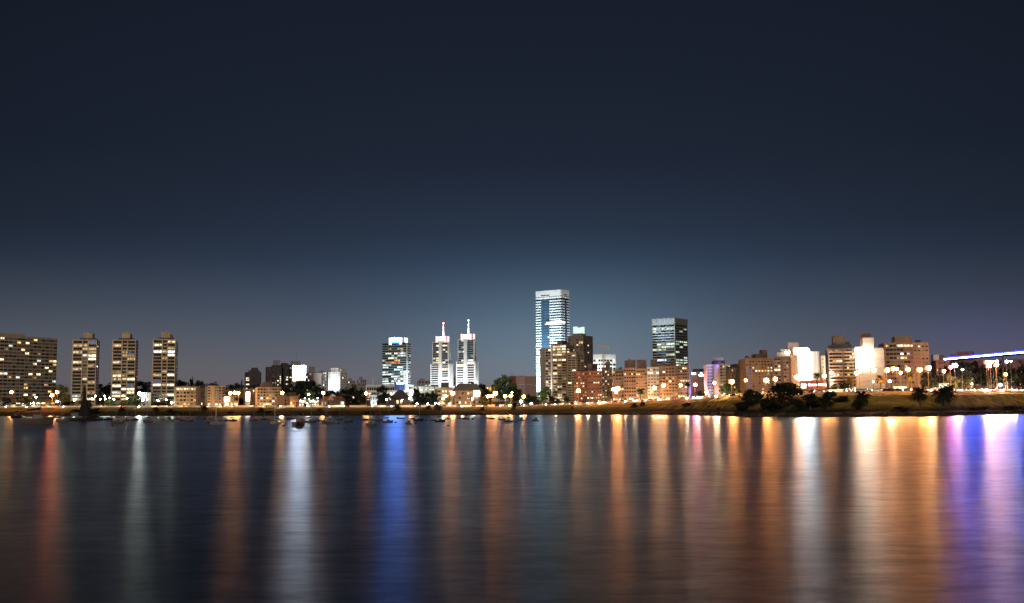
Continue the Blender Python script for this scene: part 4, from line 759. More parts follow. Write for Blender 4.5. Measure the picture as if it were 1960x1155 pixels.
for px, py, k in [(45, 772, 'w'), (58, 772, 'w'), (64.5, 772, 'w'), (69, 761, 'w'), (110, 769, 'G'), (142.5, 766, 'G'), (176, 763, 'w'), (183, 758.5, 'w'), (192, 764.5, 'w'), (200.5, 759, 'w'), (201.5, 764, 'w'), (209.5, 762, 'w'), (218, 765, 'w'), (243, 763, 'w'), (273.5, 766, 'G'), (281.5, 765, 'w'), (302.5, 767, 'w'), (318, 765, 'w'), (328.5, 771, 'G'),
    (591, 754.5, 'G'), (740, 765.5, 'w'), (769.5, 766, 'w'), (783.5, 763, 'w'), (798.5, 773, 'w'), (819, 773.5, 'w'), (833, 772, 'w'), (840, 773, 'w'), (848, 763, 'G'), (860.5, 775, 'w'), (881, 777, 'w'), (903, 777.5, 'w'), (904.5, 763.5, 'G'), (980, 751, 'w'), (997, 769, 'c'), (1017, 774, 'c'), (1671.5, 731, 'w'), (1703, 730, 'c'), (1860, 735, 'w'), (1915, 737, 'c'), (1901, 692, 'w'), (1935, 692, 'w')]:
    lamp(px, py, float(RD(px)) + (16 if px > 1600 else 22 if px > 930 else R.uniform(24, 40)), k)

# ------------------------------------------------------------------ pale wall added behind the road to catch light like traffic trails
PWALL = surf('pale_wall', (.5, .45, .37), amt=.2, stretch=(.3, .3, 1.5))
o = strip('light_catch_wall', PWALL, 9.2, 9.6, 1.5, 1.5, None, -500, 2600, 1.9); tag(o, 'long low pale wall added behind the shore road to catch its light', 'wall')
# ------------------------------------------------------------------ cars
def make_car(mat):
    o = link('parked_car', None)
    m = MB(); m.prism([(-2.2, .35), (2.2, .35), (2.25, .75), (1.2, .95), (-1.9, 1.0), (-2.25, .8)], -.85, .85); m.build('body', mat, o)
    MB().prism([(-1.75, .98), (1.15, .94), (.45, 1.45), (-1.2, 1.48)], -.72, .72).build('cabin', GL['D'], o)
    for x in (-1.35, 1.4):
        for y in (-.86, .72): MB().tube((x, y, .32), (x, y + .14, .32), .32, .32, 10).build('wheel', GL['k'], o)
    for y in (-.6, .6): MB().ball((2.24, y, .68), .17, n=6, m=4).build('headlight', glow('headlight_white', (1, .93, .8), 220), o); MB().box(-2.32, -2.2, y - .2, y + .2, .66, .84).build('taillight', glow('taillight_red', (1, .05, .03), 8), o)
    l = bpy.data.lights.new('headlight_fill', 'SPOT'); l.energy = 11000; l.color = (1, .72, .38); l.spot_size = math.radians(150); l.spot_blend = .9; l.shadow_soft_size = .4  # broad spot added at the car's nose to light wall and bank
    lo = bpy.data.objects.new('headlight_fill', l); COL.objects.link(lo); lo.parent = o; lo.location = (2.6, 0, 1.3); lo.rotation_euler = Vector((1, 0, -.03)).to_track_quat('-Z', 'Y').to_euler()
    return o
CARM = [surf('car_silver', (.4, .4, .42), .35, .3), surf('car_dark', (.04, .04, .05), .3), surf('car_red', (.3, .03, .03), .3)]
protos = [make_car(m_) for m_ in CARM]; used = [False] * 3
cn = ['silver', 'dark', 'red']
spots = [(p_, 1) for p_ in (8, 48, 86, 118, 196, 232, 262, 300, 322, 351, 392, 425, 447, 486, 509, 532, 566, 584, 623, 663, 705, 742, 800, 848, 877, 905, 928, 951, 968)] + \
        [(p_, 1) for p_ in range(990, 1062, 6)] + [(p_, 1) for p_ in (1082, 1096, 1118, 1140, 1162, 1176, 1190, 1207, 1226, 1243, 1256, 1271, 1288, 1309, 1330, 1349, 1366, 1388, 1404)] + [(p_, 1) for p_ in range(1532, 1590, 12)] + [(p_, 1) for p_ in range(1622, 1990, 8)]
for i, (px, s_) in enumerate(spots):
    k = R.choice([0, 0, 1, 1, 2]); Y = float(RD(px)) + R.choice([-3.2, 2.6]); z = ZR(px) + .03
    rz = math.atan2(float(RD(px + 5) - RD(px - 5)), Xof(px + 5, Y) - Xof(px - 5, Y)) + R.uniform(-.05, .05)
    if R.random() < .5: rz += PI
    if not used[k]: o = protos[k]; used[k] = True; o.location = (Xof(px, Y), Y, z); o.rotation_euler = (0, 0, rz)
    else: o = dup(protos[k], (Xof(px, Y), Y, z), rz)
    tag(o, 'x', 'car', 'cars along the shore road'); later(o, f'{cn[k]} car with lit headlights', px, 'before')

# ------------------------------------------------------------------ vegetation
def leafmat(name, a, b_):
    m, nt, bs = newmat(name); N = nt.nodes; L = nt.links
    oi = N.new('ShaderNodeObjectInfo'); geo = N.new('ShaderNodeNewGeometry')
    n = N.new('ShaderNodeTexNoise'); n.inputs['Scale'].default_value = .35; n.inputs['Detail'].default_value = 4; L.new(geo.outputs['Position'], n.inputs['Vector'])
    rp = N.new('ShaderNodeValToRGB'); rp.color_ramp.elements[0].position = .35; rp.color_ramp.elements[1].position = .68
    rp.color_ramp.elements[0].color = (*a, 1); rp.color_ramp.elements[1].color = (*b_, 1); L.new(n.outputs[0], rp.inputs[0]); L.new(rp.outputs[0], bs.inputs['Base Color'])
    bs.inputs['Roughness'].default_value = .8; bs.inputs['Specular IOR Level'].default_value = .15; return m
LEAF = leafmat('leaf_dark', (.007, .009, .006), (.022, .026, .012)); LEAFG = leafmat('leaf_green_lit', (.035, .06, .025), (.09, .14, .05)); LEAFY = leafmat('leaf_lamplit', (.07, .06, .02), (.16, .13, .04)); LEAFB = leafmat('leaf_blueblack', (.010, .014, .018), (.028, .036, .04))  # paler leaf copies carry lamplight in their colour, dark ones the shade
BARK = surf('bark', (.06, .045, .03))
def crown(seed, kind):
    r = random.Random(seed); m = MB()
    cl = []
    for i in range(20 if kind != 'cone' else 16):
        if kind == 'round': t = r.uniform(0, 2 * PI); q = r.random() ** .5; z = r.uniform(.28, .9); k = math.sqrt(max(.05, 1 - ((z - .58) / .46) ** 2)); cl.append((q * .42 * k * math.cos(t), q * .42 * k * math.sin(t), z, r.uniform(.10, .2)))
        elif kind == 'bush': t = r.uniform(0, 2 * PI); q = r.random() ** .5; z = r.uniform(.04, .85); k = math.sqrt(max(.05, 1 - (z / .95) ** 2)); cl.append((q * .42 * k * math.cos(t), q * .42 * k * math.sin(t), z, r.uniform(.12, .2)))
        else: z = .12 + .83 * i / 16; k = (1 - z) * .36 + .03; t = r.uniform(0, 2 * PI); cl.append((k * .5 * math.cos(t), k * .5 * math.sin(t), z, .08 + k * .45))
    for cx, cy, cz, cr in cl:
        for _ in range(110 if kind == 'bush' else 80):
            v = Vector((r.gauss(0, 1), r.gauss(0, 1), r.gauss(0, 1))).normalized() * cr * r.uniform(.55, 1.12); v.z *= .75
            c = Vector((cx, cy, cz)) + v; s = r.uniform(.02, .05)
            a = Vector((r.gauss(0, 1), r.gauss(0, 1), r.gauss(0, 1))).normalized(); e = a.orthogonal().normalized() * s; f = a.cross(e).normalized() * s * r.uniform(.5, 1)
            m.poly([c - e - f * .3, c + f, c + e - f * .2, c - f])
    return m, cl
CR = {}
def tree(desc, px, top, wpx, Y, kind='round', leaf=LEAF, prep='before', group='trees of the shore park', cat='tree', name=None, seed=None, base=None):
    seed = seed if seed is not None else R.randrange(4); key = (kind, seed, leaf.name)
    if key not in CR:
        m, cl = crown(seed * 11 + len(kind), kind); t = MB(); t.tube((0, 0, -.02), (0, 0, .45), .03, .018, 6)
        for cx, cy, cz, cr in cl[:7]: t.tube((0, 0, min(.4, cz * .5)), (cx, cy, cz), .012, .004, 4, False)
        CR[key] = (m.mesh('crown', leaf), t.mesh('trunk', BARK))
    g = gp(px, Y); T = P(px, top, Y); h = max(1.0, T.z - g.z) if base is None else T.z - P(px, base, Y).z; w = wpx / F_ * Y
    zb = g.z if base is None else P(px, base, Y).z
    o = thing(name or {'round': 'tree', 'bush': 'bush', 'cone': 'conifer_tree'}[kind], 'x', cat, (T.x, Y, zb), R.uniform(0, 6.2), group, (w, w, h))
    link('crown', CR[key][0], o); link('trunk', CR[key][1], o); later(o, desc, px, prep)
    return o
PC = {}
def palm_crown(seed, leaf, droop):
    r = random.Random(seed); m = MB()
    for i in range(70):
        t = r.uniform(0, 2 * PI); e0 = r.uniform(-.25, 1.35); Ln = r.uniform(.8, 1.05); p = Vector((0, 0, 0)); el = e0; pts = [p.copy()]
        for k in range(7):
            el -= droop * (.5 + k * .12) * (1.0 if e0 < 1 else .7); p = p + Vector((math.cos(t) * math.cos(el), math.sin(t) * math.cos(el), math.sin(el))) * Ln / 7; pts.append(p.copy())
        side = Vector((-math.sin(t), math.cos(t), 0))
        for k in range(7):
            a, c = pts[k], pts[k + 1]; wd = .15 * math.sin(PI * (k + 1.2) / 9) + .015
            for sg in (-1, 1):
                dn = Vector((0, 0, -wd * .55)); m.poly([a, c, c + side * sg * wd + dn + (c - a) * .3, a + (c - a) * .35 + side * sg * wd * .3 + dn * .4])
                m.poly([a + (c - a) * .5, c, c + side * sg * wd * .8 + dn * 1.5 + (c - a) * .6])
    return m.mesh('crown', leaf)
def palm(desc, px, top, wpx, Y, leaf=LEAF, prep='before', base=None, droop=.22):
    g = gp(px, Y); T = P(px, top, Y); rad = wpx / 2 / F_ * Y
    zb = g.z if base is None else P(px, base, Y).z
    zc = max(zb + rad * .35, T.z - rad * .85)
    o = thing('palm_tree', 'x', 'palm', (T.x, Y, zb), R.uniform(0, 6), 'palms on the shore bank')
    key = (R.randrange(3), leaf.name, droop)
    if key not in PC: PC[key] = palm_crown(key[0] + 5, leaf, droop)
    link('crown', PC[key], o, (0, 0, zc - zb), 0, rad)
    MB().tube((0, 0, -.3), (.1, 0, zc - zb), .42, .3, 8).ball((.1, 0, zc - zb - .1), .55, .55, .7).build('trunk', BARK, o); later(o, desc, px, prep)
bk = lambda px, f: float(S(px)) + f * float(RD(px) - S(px))
# palms along the water, left to right
for px, top, w, f in [(233, 777, 18, .45), (298, 778, 15, .4), (325, 783, 17, .35), (390, 774, 20, .45), (500, 779, 20, .4), (612, 781, 14, .45), (760, 773, 20, .5), (838, 772, 19, .5), (923, 778, 11, .5), (172, 782, 16, .35)]:
    palm('dark shore palm with drooping crown', px, top, w, bk(px, f), base=792)
for px, top, w, f, bs in [(1213, 770, 20, .5, 786), (1230, 768, 14, .55, 784), (1583, 751, 36, .3, 783), (1649, 745, 36, .35, 780), (1760, 737, 40, .4, 778), (1803, 736, 46, .38, 782), (1815, 734, 36, .42, 780)]:
    palm('dark bank palm with wide crown', px, top, w, bk(px, f), base=bs)
for px, top, w, leaf in [(1057, 757, 18, LEAF), (1067, 761, 20, LEAF), (1083, 757, 17, LEAF), (1226, 742, 18, LEAFG), (1395, 728, 24, LEAFG), (1563, 712, 18, LEAFG), (1628, 720, 24, LEAFY), (1685, 716, 24, LEAFY), (1741, 712, 24, LEAFY), (1316, 730, 14, LEAF), (942, 736, 7, LEAFG), (1413, 743, 20, LEAFG), (1165, 748, 18, LEAFY), (1512, 730, 22, LEAFY)]:
    palm('lamplit palm' if leaf is LEAFY else 'green lit palm' if leaf is LEAFG else 'black palm by the road', px, top, w, float(RD(px)) + (14 if leaf is not LEAF else 11), leaf)
# round trees and bushes
for px, top, w, Yo, kind, leaf, desc in [
    (117, 736, 36, 34, 'round', LEAFY, 'yellow lit bare looking tree'), (47, 759, 30, 14, 'round', LEAFY, 'lamplit round olive tree'), (14, 763, 24, 13, 'round', LEAF, 'dark flat topped tree'), (95, 764, 26, 15, 'bush', LEAFY, 'low amber lit bush'),
    (196, 757, 30, 60, 'round', LEAF, 'dark tree on the lawn'), (212, 762, 26, 40, 'bush', LEAFG, 'green lit hedge clump'), (245, 764, 28, 40, 'bush', LEAFG, 'green lit hedge clump'), (262, 757, 26, 50, 'round', LEAFG, 'green lit round tree'), (300, 768, 22, 36, 'bush', LEAF, 'dark low bush'), (321, 765, 30, 42, 'bush', LEAF, 'dark low bush'),
    (137, 768, 30, 48, 'bush', LEAF, 'dark low bush'), (165, 765, 30, 30, 'round', LEAF, 'dark tree on the lawn'),
    (205, 733, 40, 330, 'round', LEAFB, 'blue black hill tree'), (186, 738, 30, 340, 'round', LEAFB, 'blue black hill tree'), (271, 730, 44, 330, 'round', LEAFB, 'blue black hill tree'), (345, 727, 30, 350, 'round', LEAFB, 'blue black hill tree'), (366, 722, 12, 340, 'round', LEAFG, 'tall round hill tree'), (380, 728, 24, 330, 'round', LEAFB, 'blue black hill tree'), (352, 733, 24, 300, 'round', LEAFB, 'blue black hill tree'),
    (401, 735, 34, 300, 'round', LEAFB, 'blue black hill tree'), (411, 731, 28, 290, 'round', LEAFB, 'blue black hill tree'), (441, 737, 30, 300, 'round', LEAFB, 'blue black hill tree'), (455, 733, 26, 320, 'round', LEAFB, 'blue black hill tree'), (463, 726, 8, 330, 'cone', LEAFB, 'slender dark cypress'), (442, 735, 6, 280, 'cone', LEAFB, 'slender dark cypress'), (490, 735, 34, 260, 'round', LEAFB, 'blue black hill tree'),
    (541, 738, 34, 120, 'round', LEAF, 'dark street tree'), (553, 742, 26, 100, 'round', LEAF, 'dark street tree'), (580, 727, 46, 150, 'round', LEAFB, 'huge blue black tree mound'), (566, 731, 34, 140, 'round', LEAFB, 'huge blue black tree mound'), (596, 729, 36, 150, 'round', LEAFB, 'huge blue black tree mound'), (572, 745, 40, 60, 'round', LEAFB, 'dark street tree'), (593, 746, 22, 30, 'round', LEAFG, 'green lit street tree'),
    (610, 737, 34, 130, 'round', LEAFB, 'dark street tree'), (634, 747, 40, 70, 'round', LEAF, 'dark street tree'), (656, 745, 26, 60, 'round', LEAF, 'dark street tree'), (668, 742, 30, 90, 'round', LEAF, 'dark street tree'), (675, 737, 26, 80, 'round', LEAF, 'dark street tree'), (690, 743, 30, 60, 'round', LEAF, 'dark street tree'), (697, 757, 24, 30, 'round', LEAF, 'dark street tree'), (676, 760, 30, 34, 'bush', LEAF, 'dark low bush'),
    (731, 737, 24, 80, 'round', LEAF, 'dark street tree'), (738, 752, 26, 40, 'round', LEAF, 'dark street tree'), (727, 757, 14, 26, 'round', LEAF, 'dark street tree'), (796, 740, 20, 60, 'round', LEAF, 'dark street tree'), (800, 751, 34, 40, 'round', LEAF, 'dark street tree'), (818, 751, 30, 44, 'round', LEAF, 'dark street tree'), (808, 757, 34, 34, 'bush', LEAF, 'dark low bush'), (828, 748, 20, 40, 'cone', LEAF, 'slender dark cypress'), (833, 754, 20, 36, 'round', LEAF, 'dark street tree'),
    (856, 757, 16, 20, 'round', LEAFG, 'green lit street tree'), (904, 731, 30, 70, 'round', LEAF, 'dark street tree'), (922, 735, 26, 60, 'round', LEAF, 'dark street tree'), (933, 745, 26, 40, 'round', LEAF, 'dark street tree'), (928, 757, 24, 22, 'round', LEAFY, 'lamplit round olive tree'), (966, 718, 42, 60, 'round', LEAFG, 'big floodlit green tree'), (954, 725, 28, 50, 'round', LEAFG, 'big floodlit green tree'), (982, 733, 34, 50, 'round', LEAFG, 'big floodlit green tree'), (985, 740, 30, 40, 'round', LEAF, 'dark street tree'),
    (1010, 755, 24, 36, 'round', LEAF, 'dark street tree'), (1022, 758, 22, 34, 'round', LEAF, 'dark street tree'), (1046, 740, 22, 30, 'round', LEAFG, 'green lit street tree'), (1035, 748, 18, 26, 'round', LEAFG, 'green lit street tree'), (1055, 766, 14, 14, 'bush', LEAF, 'dark low bush'), (1340, 748, 22, 16, 'round', LEAF, 'dark street tree'), (1388, 738, 28, 15, 'round', LEAFG, 'green lit street tree'), (1600, 735, 26, 13, 'round', LEAF, 'dark street tree'), (1616, 728, 30, 13, 'round', LEAF, 'dark street tree'),
    (1590, 742, 24, 12, 'bush', LEAF, 'dark low bush')]:
    tree(desc, px, top, w, float(RD(px)) + Yo, kind, leaf, 'before' if Yo < 120 else 'behind')
for px, top, w, f, desc, bs in [(1500, 729, 92, .42, 'huge black domed bush on the bank', 791), (1437, 743, 56, .42, 'large black bush with ragged top', 790), (1550, 750, 56, .34, 'broad black bush right of the dome', 790), (1465, 760, 50, .3, 'low black bush in front of dome', 792), (1415, 768, 36, .3, 'low black bush at the clump edge', 792), (1523, 762, 46, .28, 'low black bush in front of dome', 792),
    (1271, 775.5, 9, .6, 'small clipped round bush', 781), (1282, 774, 10, .6, 'small clipped round bush', 780), (1296, 774, 11, .6, 'small clipped round bush', 781), (1317, 770, 26, .55, 'wider clipped bush', 781.5), (1336, 772.5, 14, .6, 'small clipped round bush', 779.5), (1348, 772, 14, .6, 'small clipped round bush', 779), (1359, 775, 12, .5, 'ragged small bush', 782), (1376, 780, 10, .4, 'ragged small bush', 786),
    (985, 770, 18, .5, 'dark ragged conical bush', 789), (165, 770, 34, .3, 'dark ragged conical bush', 795), (150, 783, 34, .2, 'dark ragged conical bush', 796), (180, 780, 30, .25, 'dark ragged conical bush', 795), (1612, 756, 40, .5, 'black bush below the road', 776), (1590, 747, 34, .62, 'black bush below the road', 772), (1640, 765, 24, .3, 'ragged small bush', 782), (1095, 779, 8, .5, 'ragged small bush', 783), (1870, 778, 60, .25, 'long low scrub mound', 786), (1930, 776, 60, .28, 'long low scrub mound', 785), (1720, 777, 46, .25, 'long low scrub mound', 790), (820, 776, 16, .55, 'thin leafless bush', 784), (512, 786, 22, .3, 'dark shore bush', 793), (335, 786, 20, .3, 'dark shore bush', 794), (440, 787, 20, .3, 'dark shore bush', 794), (705, 787, 24, .25, 'dark shore bush', 793), (640, 788, 26, .25, 'dark shore bush', 794), (1130, 790, 26, .1, 'dark shore bush', 794)]:
    tree(desc, px, top, w, bk(px, f), 'bush', LEAF, 'below', 'bushes on the bank', 'bush', base=bs)
# tree belt on the right
for i in range(16):
    px = 1812 + i * 13; tree('dark park tree', px, R.uniform(688, 706), R.uniform(28, 40), float(RD(px)) + R.uniform(24, 60), 'round', R.choice([LEAF, LEAF, LEAFB]), 'under', 'park trees under the blue beam')
for i in range(7):
    px = 1770 + i * 14; tree('low lamplit tree', px, R.uniform(712, 722), R.uniform(20, 30), float(RD(px)) + R.uniform(18, 24), 'round', R.choice([LEAF, LEAF, LEAFY]), 'left of' if px < 1790 else 'under', 'park trees under the blue beam')

# ------------------------------------------------------------------ boats
HM = {'tan': surf('hull_tan', (.075, .052, .038), .5), 'white': surf('hull_white', (.16, .155, .145), .45), 'dark': surf('hull_dark', (.012, .012, .014), .4), 'red': surf('hull_red', (.09, .03, .025), .5), 'grey': surf('hull_grey', (.05, .05, .048), .5)}
CAB = surf('cabin_paint', (.10, .098, .092), .5); CANV = surf('sail_cover', (.02, .025, .04)); DECK = surf('deck', (.2, .15, .1))
def hull_mesh(mat, beam=.3, free=.14):
    m = MB(); ns = 11; ring = []
    for i in range(ns):
        t = i / (ns - 1); x = -.5 + t; bw = beam / 2 * (1 - max(0, (t - .45) / .55) ** 2.1) * (.8 + .2 * min(1, t / .3)); sh = free * (.8 + .45 * max(0, t - .4) ** 1.3 / .5)
        bw = max(bw, .004); xr = x + (.05 * max(0, t - .8) / .2)
        ring.append([(xr, -bw, sh), (x, -bw * .86, sh * .4), (x * .97, -bw * .5, -.05), (x * .97, bw * .5, -.05), (x, bw * .86, sh * .4), (xr, bw, sh)])
    for r_ in ring: m.v += r_
    for i in range(ns - 1):
        for j in range(5): a = i * 6 + j; m.f.append((a, a + 6, a + 7, a + 1))
        a = i * 6; m.f.append((a, a + 5, a + 11, a + 6))
    m.f.append(tuple(range(6))); return m.mesh('hull', mat)
HULL = {k: hull_mesh(v) for k, v in HM.items()}
def unit(fn, name, mat): m = MB(); fn(m); return m.mesh(name, mat)
CABS = unit(lambda m: m.prism([(-.12, .12), (.24, .13), (.16, .20), (-.12, .215)], -.09, .09), 'cabin', CAB)
CABM = unit(lambda m: m.prism([(-.3, .12), (.25, .13), (.10, .27), (.04, .34), (-.22, .345), (-.3, .26)], -.11, .11), 'cabin', CAB)
WSH = unit(lambda m: m.prism([(-.18, .235), (.085, .235), (.03, .315), (-.18, .315)], -.1115, .1115), 'cabin_window', GL['D'])
BOOM = unit(lambda m: m.tube((.1, 0, .30), (-.36, 0, .27), .012, .01, 6), 'boom', STEEL)
SAIL = unit(lambda m: m.tube((.09, 0, .335), (-.33, 0, .30), .034, .02, 8), 'furled_sail', CANV)
AWN = unit(lambda m: m.prism([(-.4, .30), (.2, .30), (.14, .35), (-.34, .36)], -.13, .13), 'awning', CANV)
AWP = unit(lambda m: [m.tube((x, y, .1), (x, y, .31), .008, .008, 4) for x in (-.36, .14) for y in (-.11, .11)], 'awning_post', STEEL)
def boat(kind, hullc, px, py, wpx, yaw, mtop=None, desc=None, group=None):
    p = W(px, py); Y = p.y; L = wpx / F_ * Y / max(.45, abs(math.cos(yaw)) + .3 * abs(math.sin(yaw)))
    nm = {'s': 'sailboat', 'm': 'motorboat', 'd': 'dinghy', 'a': 'launch'}[kind]
    ZS = 1.55; o = thing(nm, 'x', nm, p, yaw, 'boats moored off the shore', (L, L, L * ZS)); link('hull', HULL[hullc], o)
    if kind == 's':
        link('cabin', CABS, o); link('furled_sail', SAIL, link('boom', BOOM, o))
        h = (P(px, mtop if mtop else py - R.uniform(36, 52), Y).z) / (L * ZS)
        ms = MB().tube((.1, 0, .1), (.1, 0, h), .016 if wpx > 14 else .02, .012, 6).build('mast', surf('mast_grey', (.16, .15, .15), .5) if hullc != 'white' else MASTW, o)
        MB().box(.094, .106, -.08, .08, h * .62, h * .62 + .012).build('spreader', STEEL, ms)
    elif kind == 'm': link('cabin_window', WSH, link('cabin', CABM, o))
    elif kind == 'a': link('awning', AWN, o); link('awning_post', AWP, o); link('cabin', CABS, o)
    else: MB().box(-.2, -.12, -.13, .13, .07, .1).build('thwart', DECK, o); MB().box(.08, .16, -.12, .12, .07, .1).build('thwart', DECK, o); MB().box(-.58, -.5, -.04, .04, .0, .2).build('outboard_motor', GL['k'], o)
    c = {'tan': 'tan', 'white': 'pale', 'dark': 'black', 'red': 'dark red', 'grey': 'grey'}[hullc]
    later(o, desc or f"{c} hulled {({'s': 'sailboat with bare mast', 'm': 'cabin motorboat', 'd': 'open dinghy', 'a': 'launch under an awning'})[kind]}", px, 'below')
for a in [('s', 'dark', 32, 800.5, 16, 1.2, 764), ('s', 'tan', 71, 813, 60, .15, 738, 'largest brown hulled sailboat with tall dark mast'), ('s', 'tan', 120, 808.5, 24, 3.3, 734), ('a', 'dark', 106, 800.5, 12, .3), ('m', 'grey', 187, 805.5, 19, .2), ('a', 'dark', 207, 805, 18, .1), ('s', 'tan', 224, 811.5, 25, 3.0, 762), ('s', 'red', 242, 806.5, 12, .6, 760), ('s', 'grey', 258, 805.5, 14, .9, 758), ('s', 'tan', 283, 809.5, 20, 2.9, 733), ('m', 'white', 300, 808, 15, .1), ('d', 'red', 309, 805.3, 12, .2), ('m', 'white', 325, 807.5, 17, .4), ('s', 'red', 338, 803.5, 12, .2, 764),
    ('s', 'dark', 349, 806.2, 9, .7, 756), ('s', 'tan', 361.5, 808, 17, .4, 744), ('m', 'grey', 388, 802.6, 12, .5), ('s', 'grey', 403, 810.5, 13, 1.0, 758), ('s', 'white', 416, 813.2, 28, 3.25, 742), ('s', 'grey', 432, 806.5, 12, .4, 757), ('a', 'dark', 446, 806.8, 14, .2), ('s', 'red', 485, 806.3, 17, .3, 750), ('s', 'dark', 505, 804.3, 14, .2, 764), ('m', 'white', 515, 808.3, 11, .8), ('s', 'white', 528, 811.8, 21, 3.3, 760), ('d', 'dark', 555, 803.3, 13, .3), ('d', 'dark', 565, 803, 10, .1), ('a', 'grey', 573, 815.5, 25, 1.3, None, 'wide black launch seen end on'), ('s', 'grey', 594, 809.8, 22, .2, 768), ('s', 'dark', 609, 807, 9, .5, 768),
    ('s', 'grey', 628, 811.4, 27, 3.0, 762), ('s', 'grey', 649, 804.6, 14, .3, 770), ('m', 'grey', 667, 808.6, 18, .5), ('d', 'grey', 685, 802.6, 10, .2), ('a', 'dark', 699, 804.8, 13, .2), ('s', 'tan', 711, 815.3, 22, 3.3, 758), ('s', 'grey', 725, 806.6, 16, .3, 766), ('s', 'grey', 742, 809.8, 20, .1, 755), ('d', 'tan', 766, 802.2, 13, 3.2), ('m', 'tan', 782, 812.8, 15, 2.6), ('a', 'dark', 788, 803.2, 11, .2), ('s', 'dark', 801, 806.4, 20, .2, 768), ('d', 'dark', 829, 805.7, 11, .3), ('s', 'dark', 842, 808.5, 21, .15, 776), ('s', 'dark', 857, 803, 9, .4, 772), ('s', 'dark', 880, 802, 10, .3, 778), ('s', 'dark', 892, 803.4, 15, 3.0, 778),
    ('d', 'dark', 935, 801.8, 8, .2), ('s', 'dark', 942, 802.9, 11, .5, 784), ('d', 'grey', 962, 804.4, 12, .2), ('s', 'grey', 973, 808.7, 18, 3.25, 780), ('m', 'grey', 997, 805.8, 13, 3.3), ('m', 'dark', 1025, 806.6, 14, 2.9)]:
    boat(*a)
# the dark old ketch with furled canvas around its mast
p = W(156, 806); L = 48 / F_ * p.y
o = tag(link('old_ship', None, None, p, .1, L), 'black old sailing ship with thick furled mast and slanting rigging', 'ship'); link('hull', hull_mesh(HM['dark'], .26, .17), o)
h = P(160, 737, p.y).z / L
MB().tube((.08, 0, .1), (.08, 0, h), .035, .022, 8).build('mast', HM['dark'], o); MB().prism([(-.12, .22), (.3, .22), (.14, h * .62), (.105, h * .97), (.05, h * .97), (.03, h * .6)], -.05, .05).build('furled_sail', surf('black_canvas', (.006, .006, .006)), o); MB().box(.03, .13, -.08, .08, h * .95, h).build('crow_nest', HM['dark'], o)
MB().prism([(-.4, .15), (-.1, .15), (-.12, .33), (-.38, .30)], -.09, .09).build('deckhouse', HM['dark'], o)
for x in (-.46, -.38, -.3): MB().tube((x, 0, .15), (.06, 0, h * .86), .006, .006, 4, False).build('rigging', GL['k'], o)
MB().tube((.46, 0, .2), (.1, 0, h * .9), .006, .006, 4, False).build('rigging', GL['k'], o); MB().tube((.4, 0, .2), (.68, 0, .34), .015, .008, 5).build('bowsprit', HM['dark'], o)
for px, py, c in [(543, 816.5, 'dark'), (659, 822, 'red'), (648, 811.5, 'dark'), (757.5, 809.5, 'dark'), (795.5, 812, 'dark'), (816, 806.5, 'dark'), (857.5, 815.7, 'dark'), (904.5, 803.6, 'dark'), (987.5, 808.7, 'dark'), (215, 816, 'dark')]:
    p = W(px, py); k = p.y / 480
    o = thing('mooring_buoy', 'x', 'buoy', p, 0, 'mooring buoys off the shore'); MB().ball((0, 0, .15 * k), .55 * k, .55 * k, .42 * k, 10, 6).build('float', HM[c], o, True); MB().tube((0, 0, .5 * k), (0, 0, .85 * k), .08 * k, .06 * k, 6).build('ring_post', STEEL, o); later(o, ('dull red' if c == 'red' else 'small black') + ' mooring buoy', px, 'below')
# wooden jetty rails on the right bank
o = thing('fence', 'dark plank fence stepping down the right bank to the water', 'fence', (0, 0, 0))
pa = [(1683, 793), (1700, 789), (1716, 784), (1735, 778), (1752, 772)]
pts = []
for px, py in pa:
    Y = bk(px, np.interp(px, [1683, 1752], [.05, .4])); v = gp(px, Y); pts.append(v)
o.location = pts[0]
DW = surf('old_wood', (.05, .035, .025))
for i in range(len(pts) - 1):
    a, c = pts[i] - pts[0], pts[i + 1] - pts[0]
    for k in range(5):
        q = a.lerp(c, k / 5); MB().box(q.x - .12, q.x + .12, q.y - .1, q.y + .1, q.z - .5, q.z + 1.3).build('picket', DW, o)
    MB().tube(a + Vector((0, 0, 1.2)), c + Vector((0, 0, 1.2)), .1, .1, 5).build('rail', DW, o)
settle()

# ------------------------------------------------------------------ sky and city glow
wd = bpy.data.worlds.new('World'); sc.world = wd; wd.use_nodes = True
nt = wd.node_tree; N = nt.nodes; L = nt.links; bg = N['Background']
tc = N.new('ShaderNodeTexCoord'); sp = N.new('ShaderNodeSeparateXYZ'); L.new(tc.outputs['Generated'], sp.inputs[0])
def M(op, a, b_=None, c=None):
    n = N.new('ShaderNodeMath'); n.operation = op
    for i, v in enumerate((a, b_, c)):
        if v is None: continue
        if isinstance(v, (int, float)): n.inputs[i].default_value = v
        else: L.new(v, n.inputs[i])
    return n.outputs[0]
ramp = N.new('ShaderNodeValToRGB'); cr = ramp.color_ramp
stops = [(0, (100, 88, 92)), (.03, (98, 93, 97)), (.06, (80, 83, 93)), (.09, (62, 70, 85)), (.134, (41, 51, 68)), (.16, (35, 44, 59)), (.227, (29, 36, 50)), (.36, (24, 30, 43)), (.6, (18, 23, 34))]
cr.elements[0].position = 0; cr.elements[0].color = lin(*stops[0][1]); cr.elements[1].position = .9; cr.elements[1].color = lin(*stops[-1][1])
for p_, c_ in stops[1:-1]:
    e = cr.elements.new(p_ * 1.5); e.color = lin(*c_)
L.new(M('MULTIPLY', M('MAXIMUM', sp.outputs['Z'], 0.0), 1.5), ramp.inputs[0])
u = M('DIVIDE', sp.outputs['X'], M('MAXIMUM', M('ABSOLUTE', sp.outputs['Y']), .05))
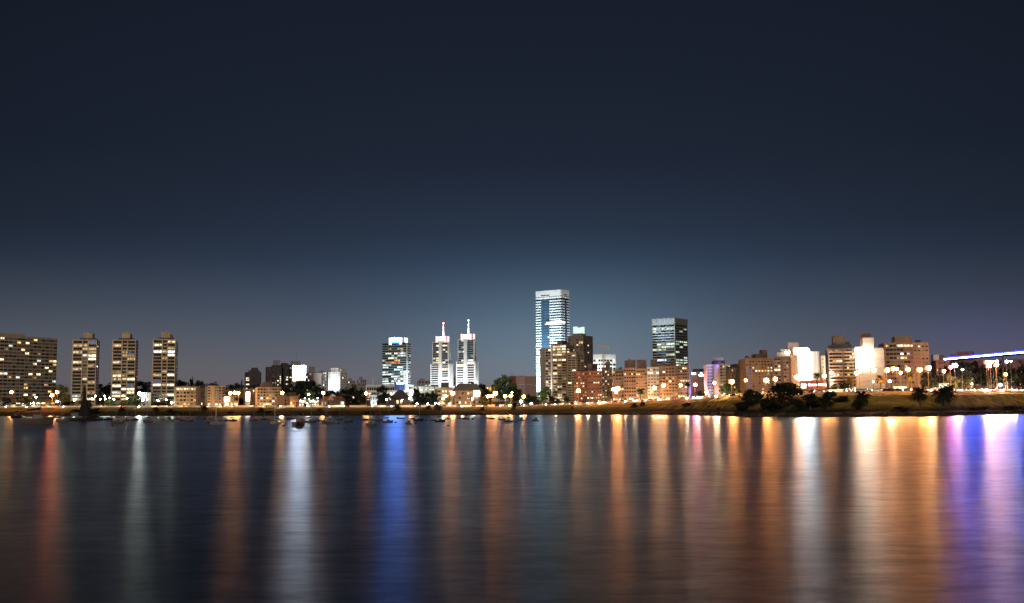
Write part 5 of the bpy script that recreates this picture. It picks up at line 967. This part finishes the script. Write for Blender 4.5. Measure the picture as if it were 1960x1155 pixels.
def gauss(u0, su, z0, sz):
    a = M('POWER', M('ABSOLUTE', M('DIVIDE', M('SUBTRACT', u, u0), su)), 2.0); b_ = M('POWER', M('ABSOLUTE', M('DIVIDE', M('SUBTRACT', sp.outputs['Z'], z0), sz)), 2.0)
    return M('EXPONENT', M('MULTIPLY', M('ADD', a, b_), -1.0))
cur = ramp.outputs[0]
for (g, colr) in [((.03, .27, .06, .08), (.012, .028, .048)), ((.045, .125, .05, .06), (.034, .070, .082)), ((.02, .30, .12, .10), (.003, .005, .011)), ((.44, .09, .055, .028), (.010, .008, .060)), ((-.45, .25, .06, .05), (.022, .026, .028))]:
    f = gauss(*g); vm = N.new('ShaderNodeVectorMath'); vm.operation = 'SCALE'; vm.inputs[0].default_value = colr; L.new(f, vm.inputs['Scale'])
    ad = N.new('ShaderNodeVectorMath'); ad.operation = 'ADD'; L.new(cur, ad.inputs[0]); L.new(vm.outputs[0], ad.inputs[1]); cur = ad.outputs[0]
dk = M('MAXIMUM', M('SUBTRACT', 1.0, M('MULTIPLY', M('MULTIPLY', u, u), .9)), .72)
vm = N.new('ShaderNodeVectorMath'); vm.operation = 'SCALE'; L.new(cur, vm.inputs[0]); L.new(dk, vm.inputs['Scale']); cur = vm.outputs[0]
L.new(cur, bg.inputs['Color']); bg.inputs['Strength'].default_value = 1.0
sl_ = bpy.data.lights.new('city_glow', 'SUN'); sl_.energy = 1.6; sl_.angle = math.radians(20); sl_.color = (1, .82, .63)  # added warm fill that stands in for city glow behind the camera
so = bpy.data.objects.new('city_glow', sl_); COL.objects.link(so); so.rotation_euler = Vector((.25, 1, -.3)).to_track_quat('-Z', 'Y').to_euler()
# ------------------------------------------------------------------ render
sc.render.engine = 'CYCLES'; cy = sc.cycles
cy.use_denoising = True; cy.max_bounces = 4; cy.diffuse_bounces = 2; cy.glossy_bounces = 3; cy.transparent_max_bounces = 4; cy.caustics_reflective = False; cy.caustics_refractive = False
cy.sample_clamp_indirect = 25; cy.use_light_tree = True; cy.use_adaptive_sampling = False
sc.view_settings.view_transform = 'Standard'; sc.view_settings.look = 'None'; sc.view_settings.exposure = 0; sc.view_settings.gamma = 1
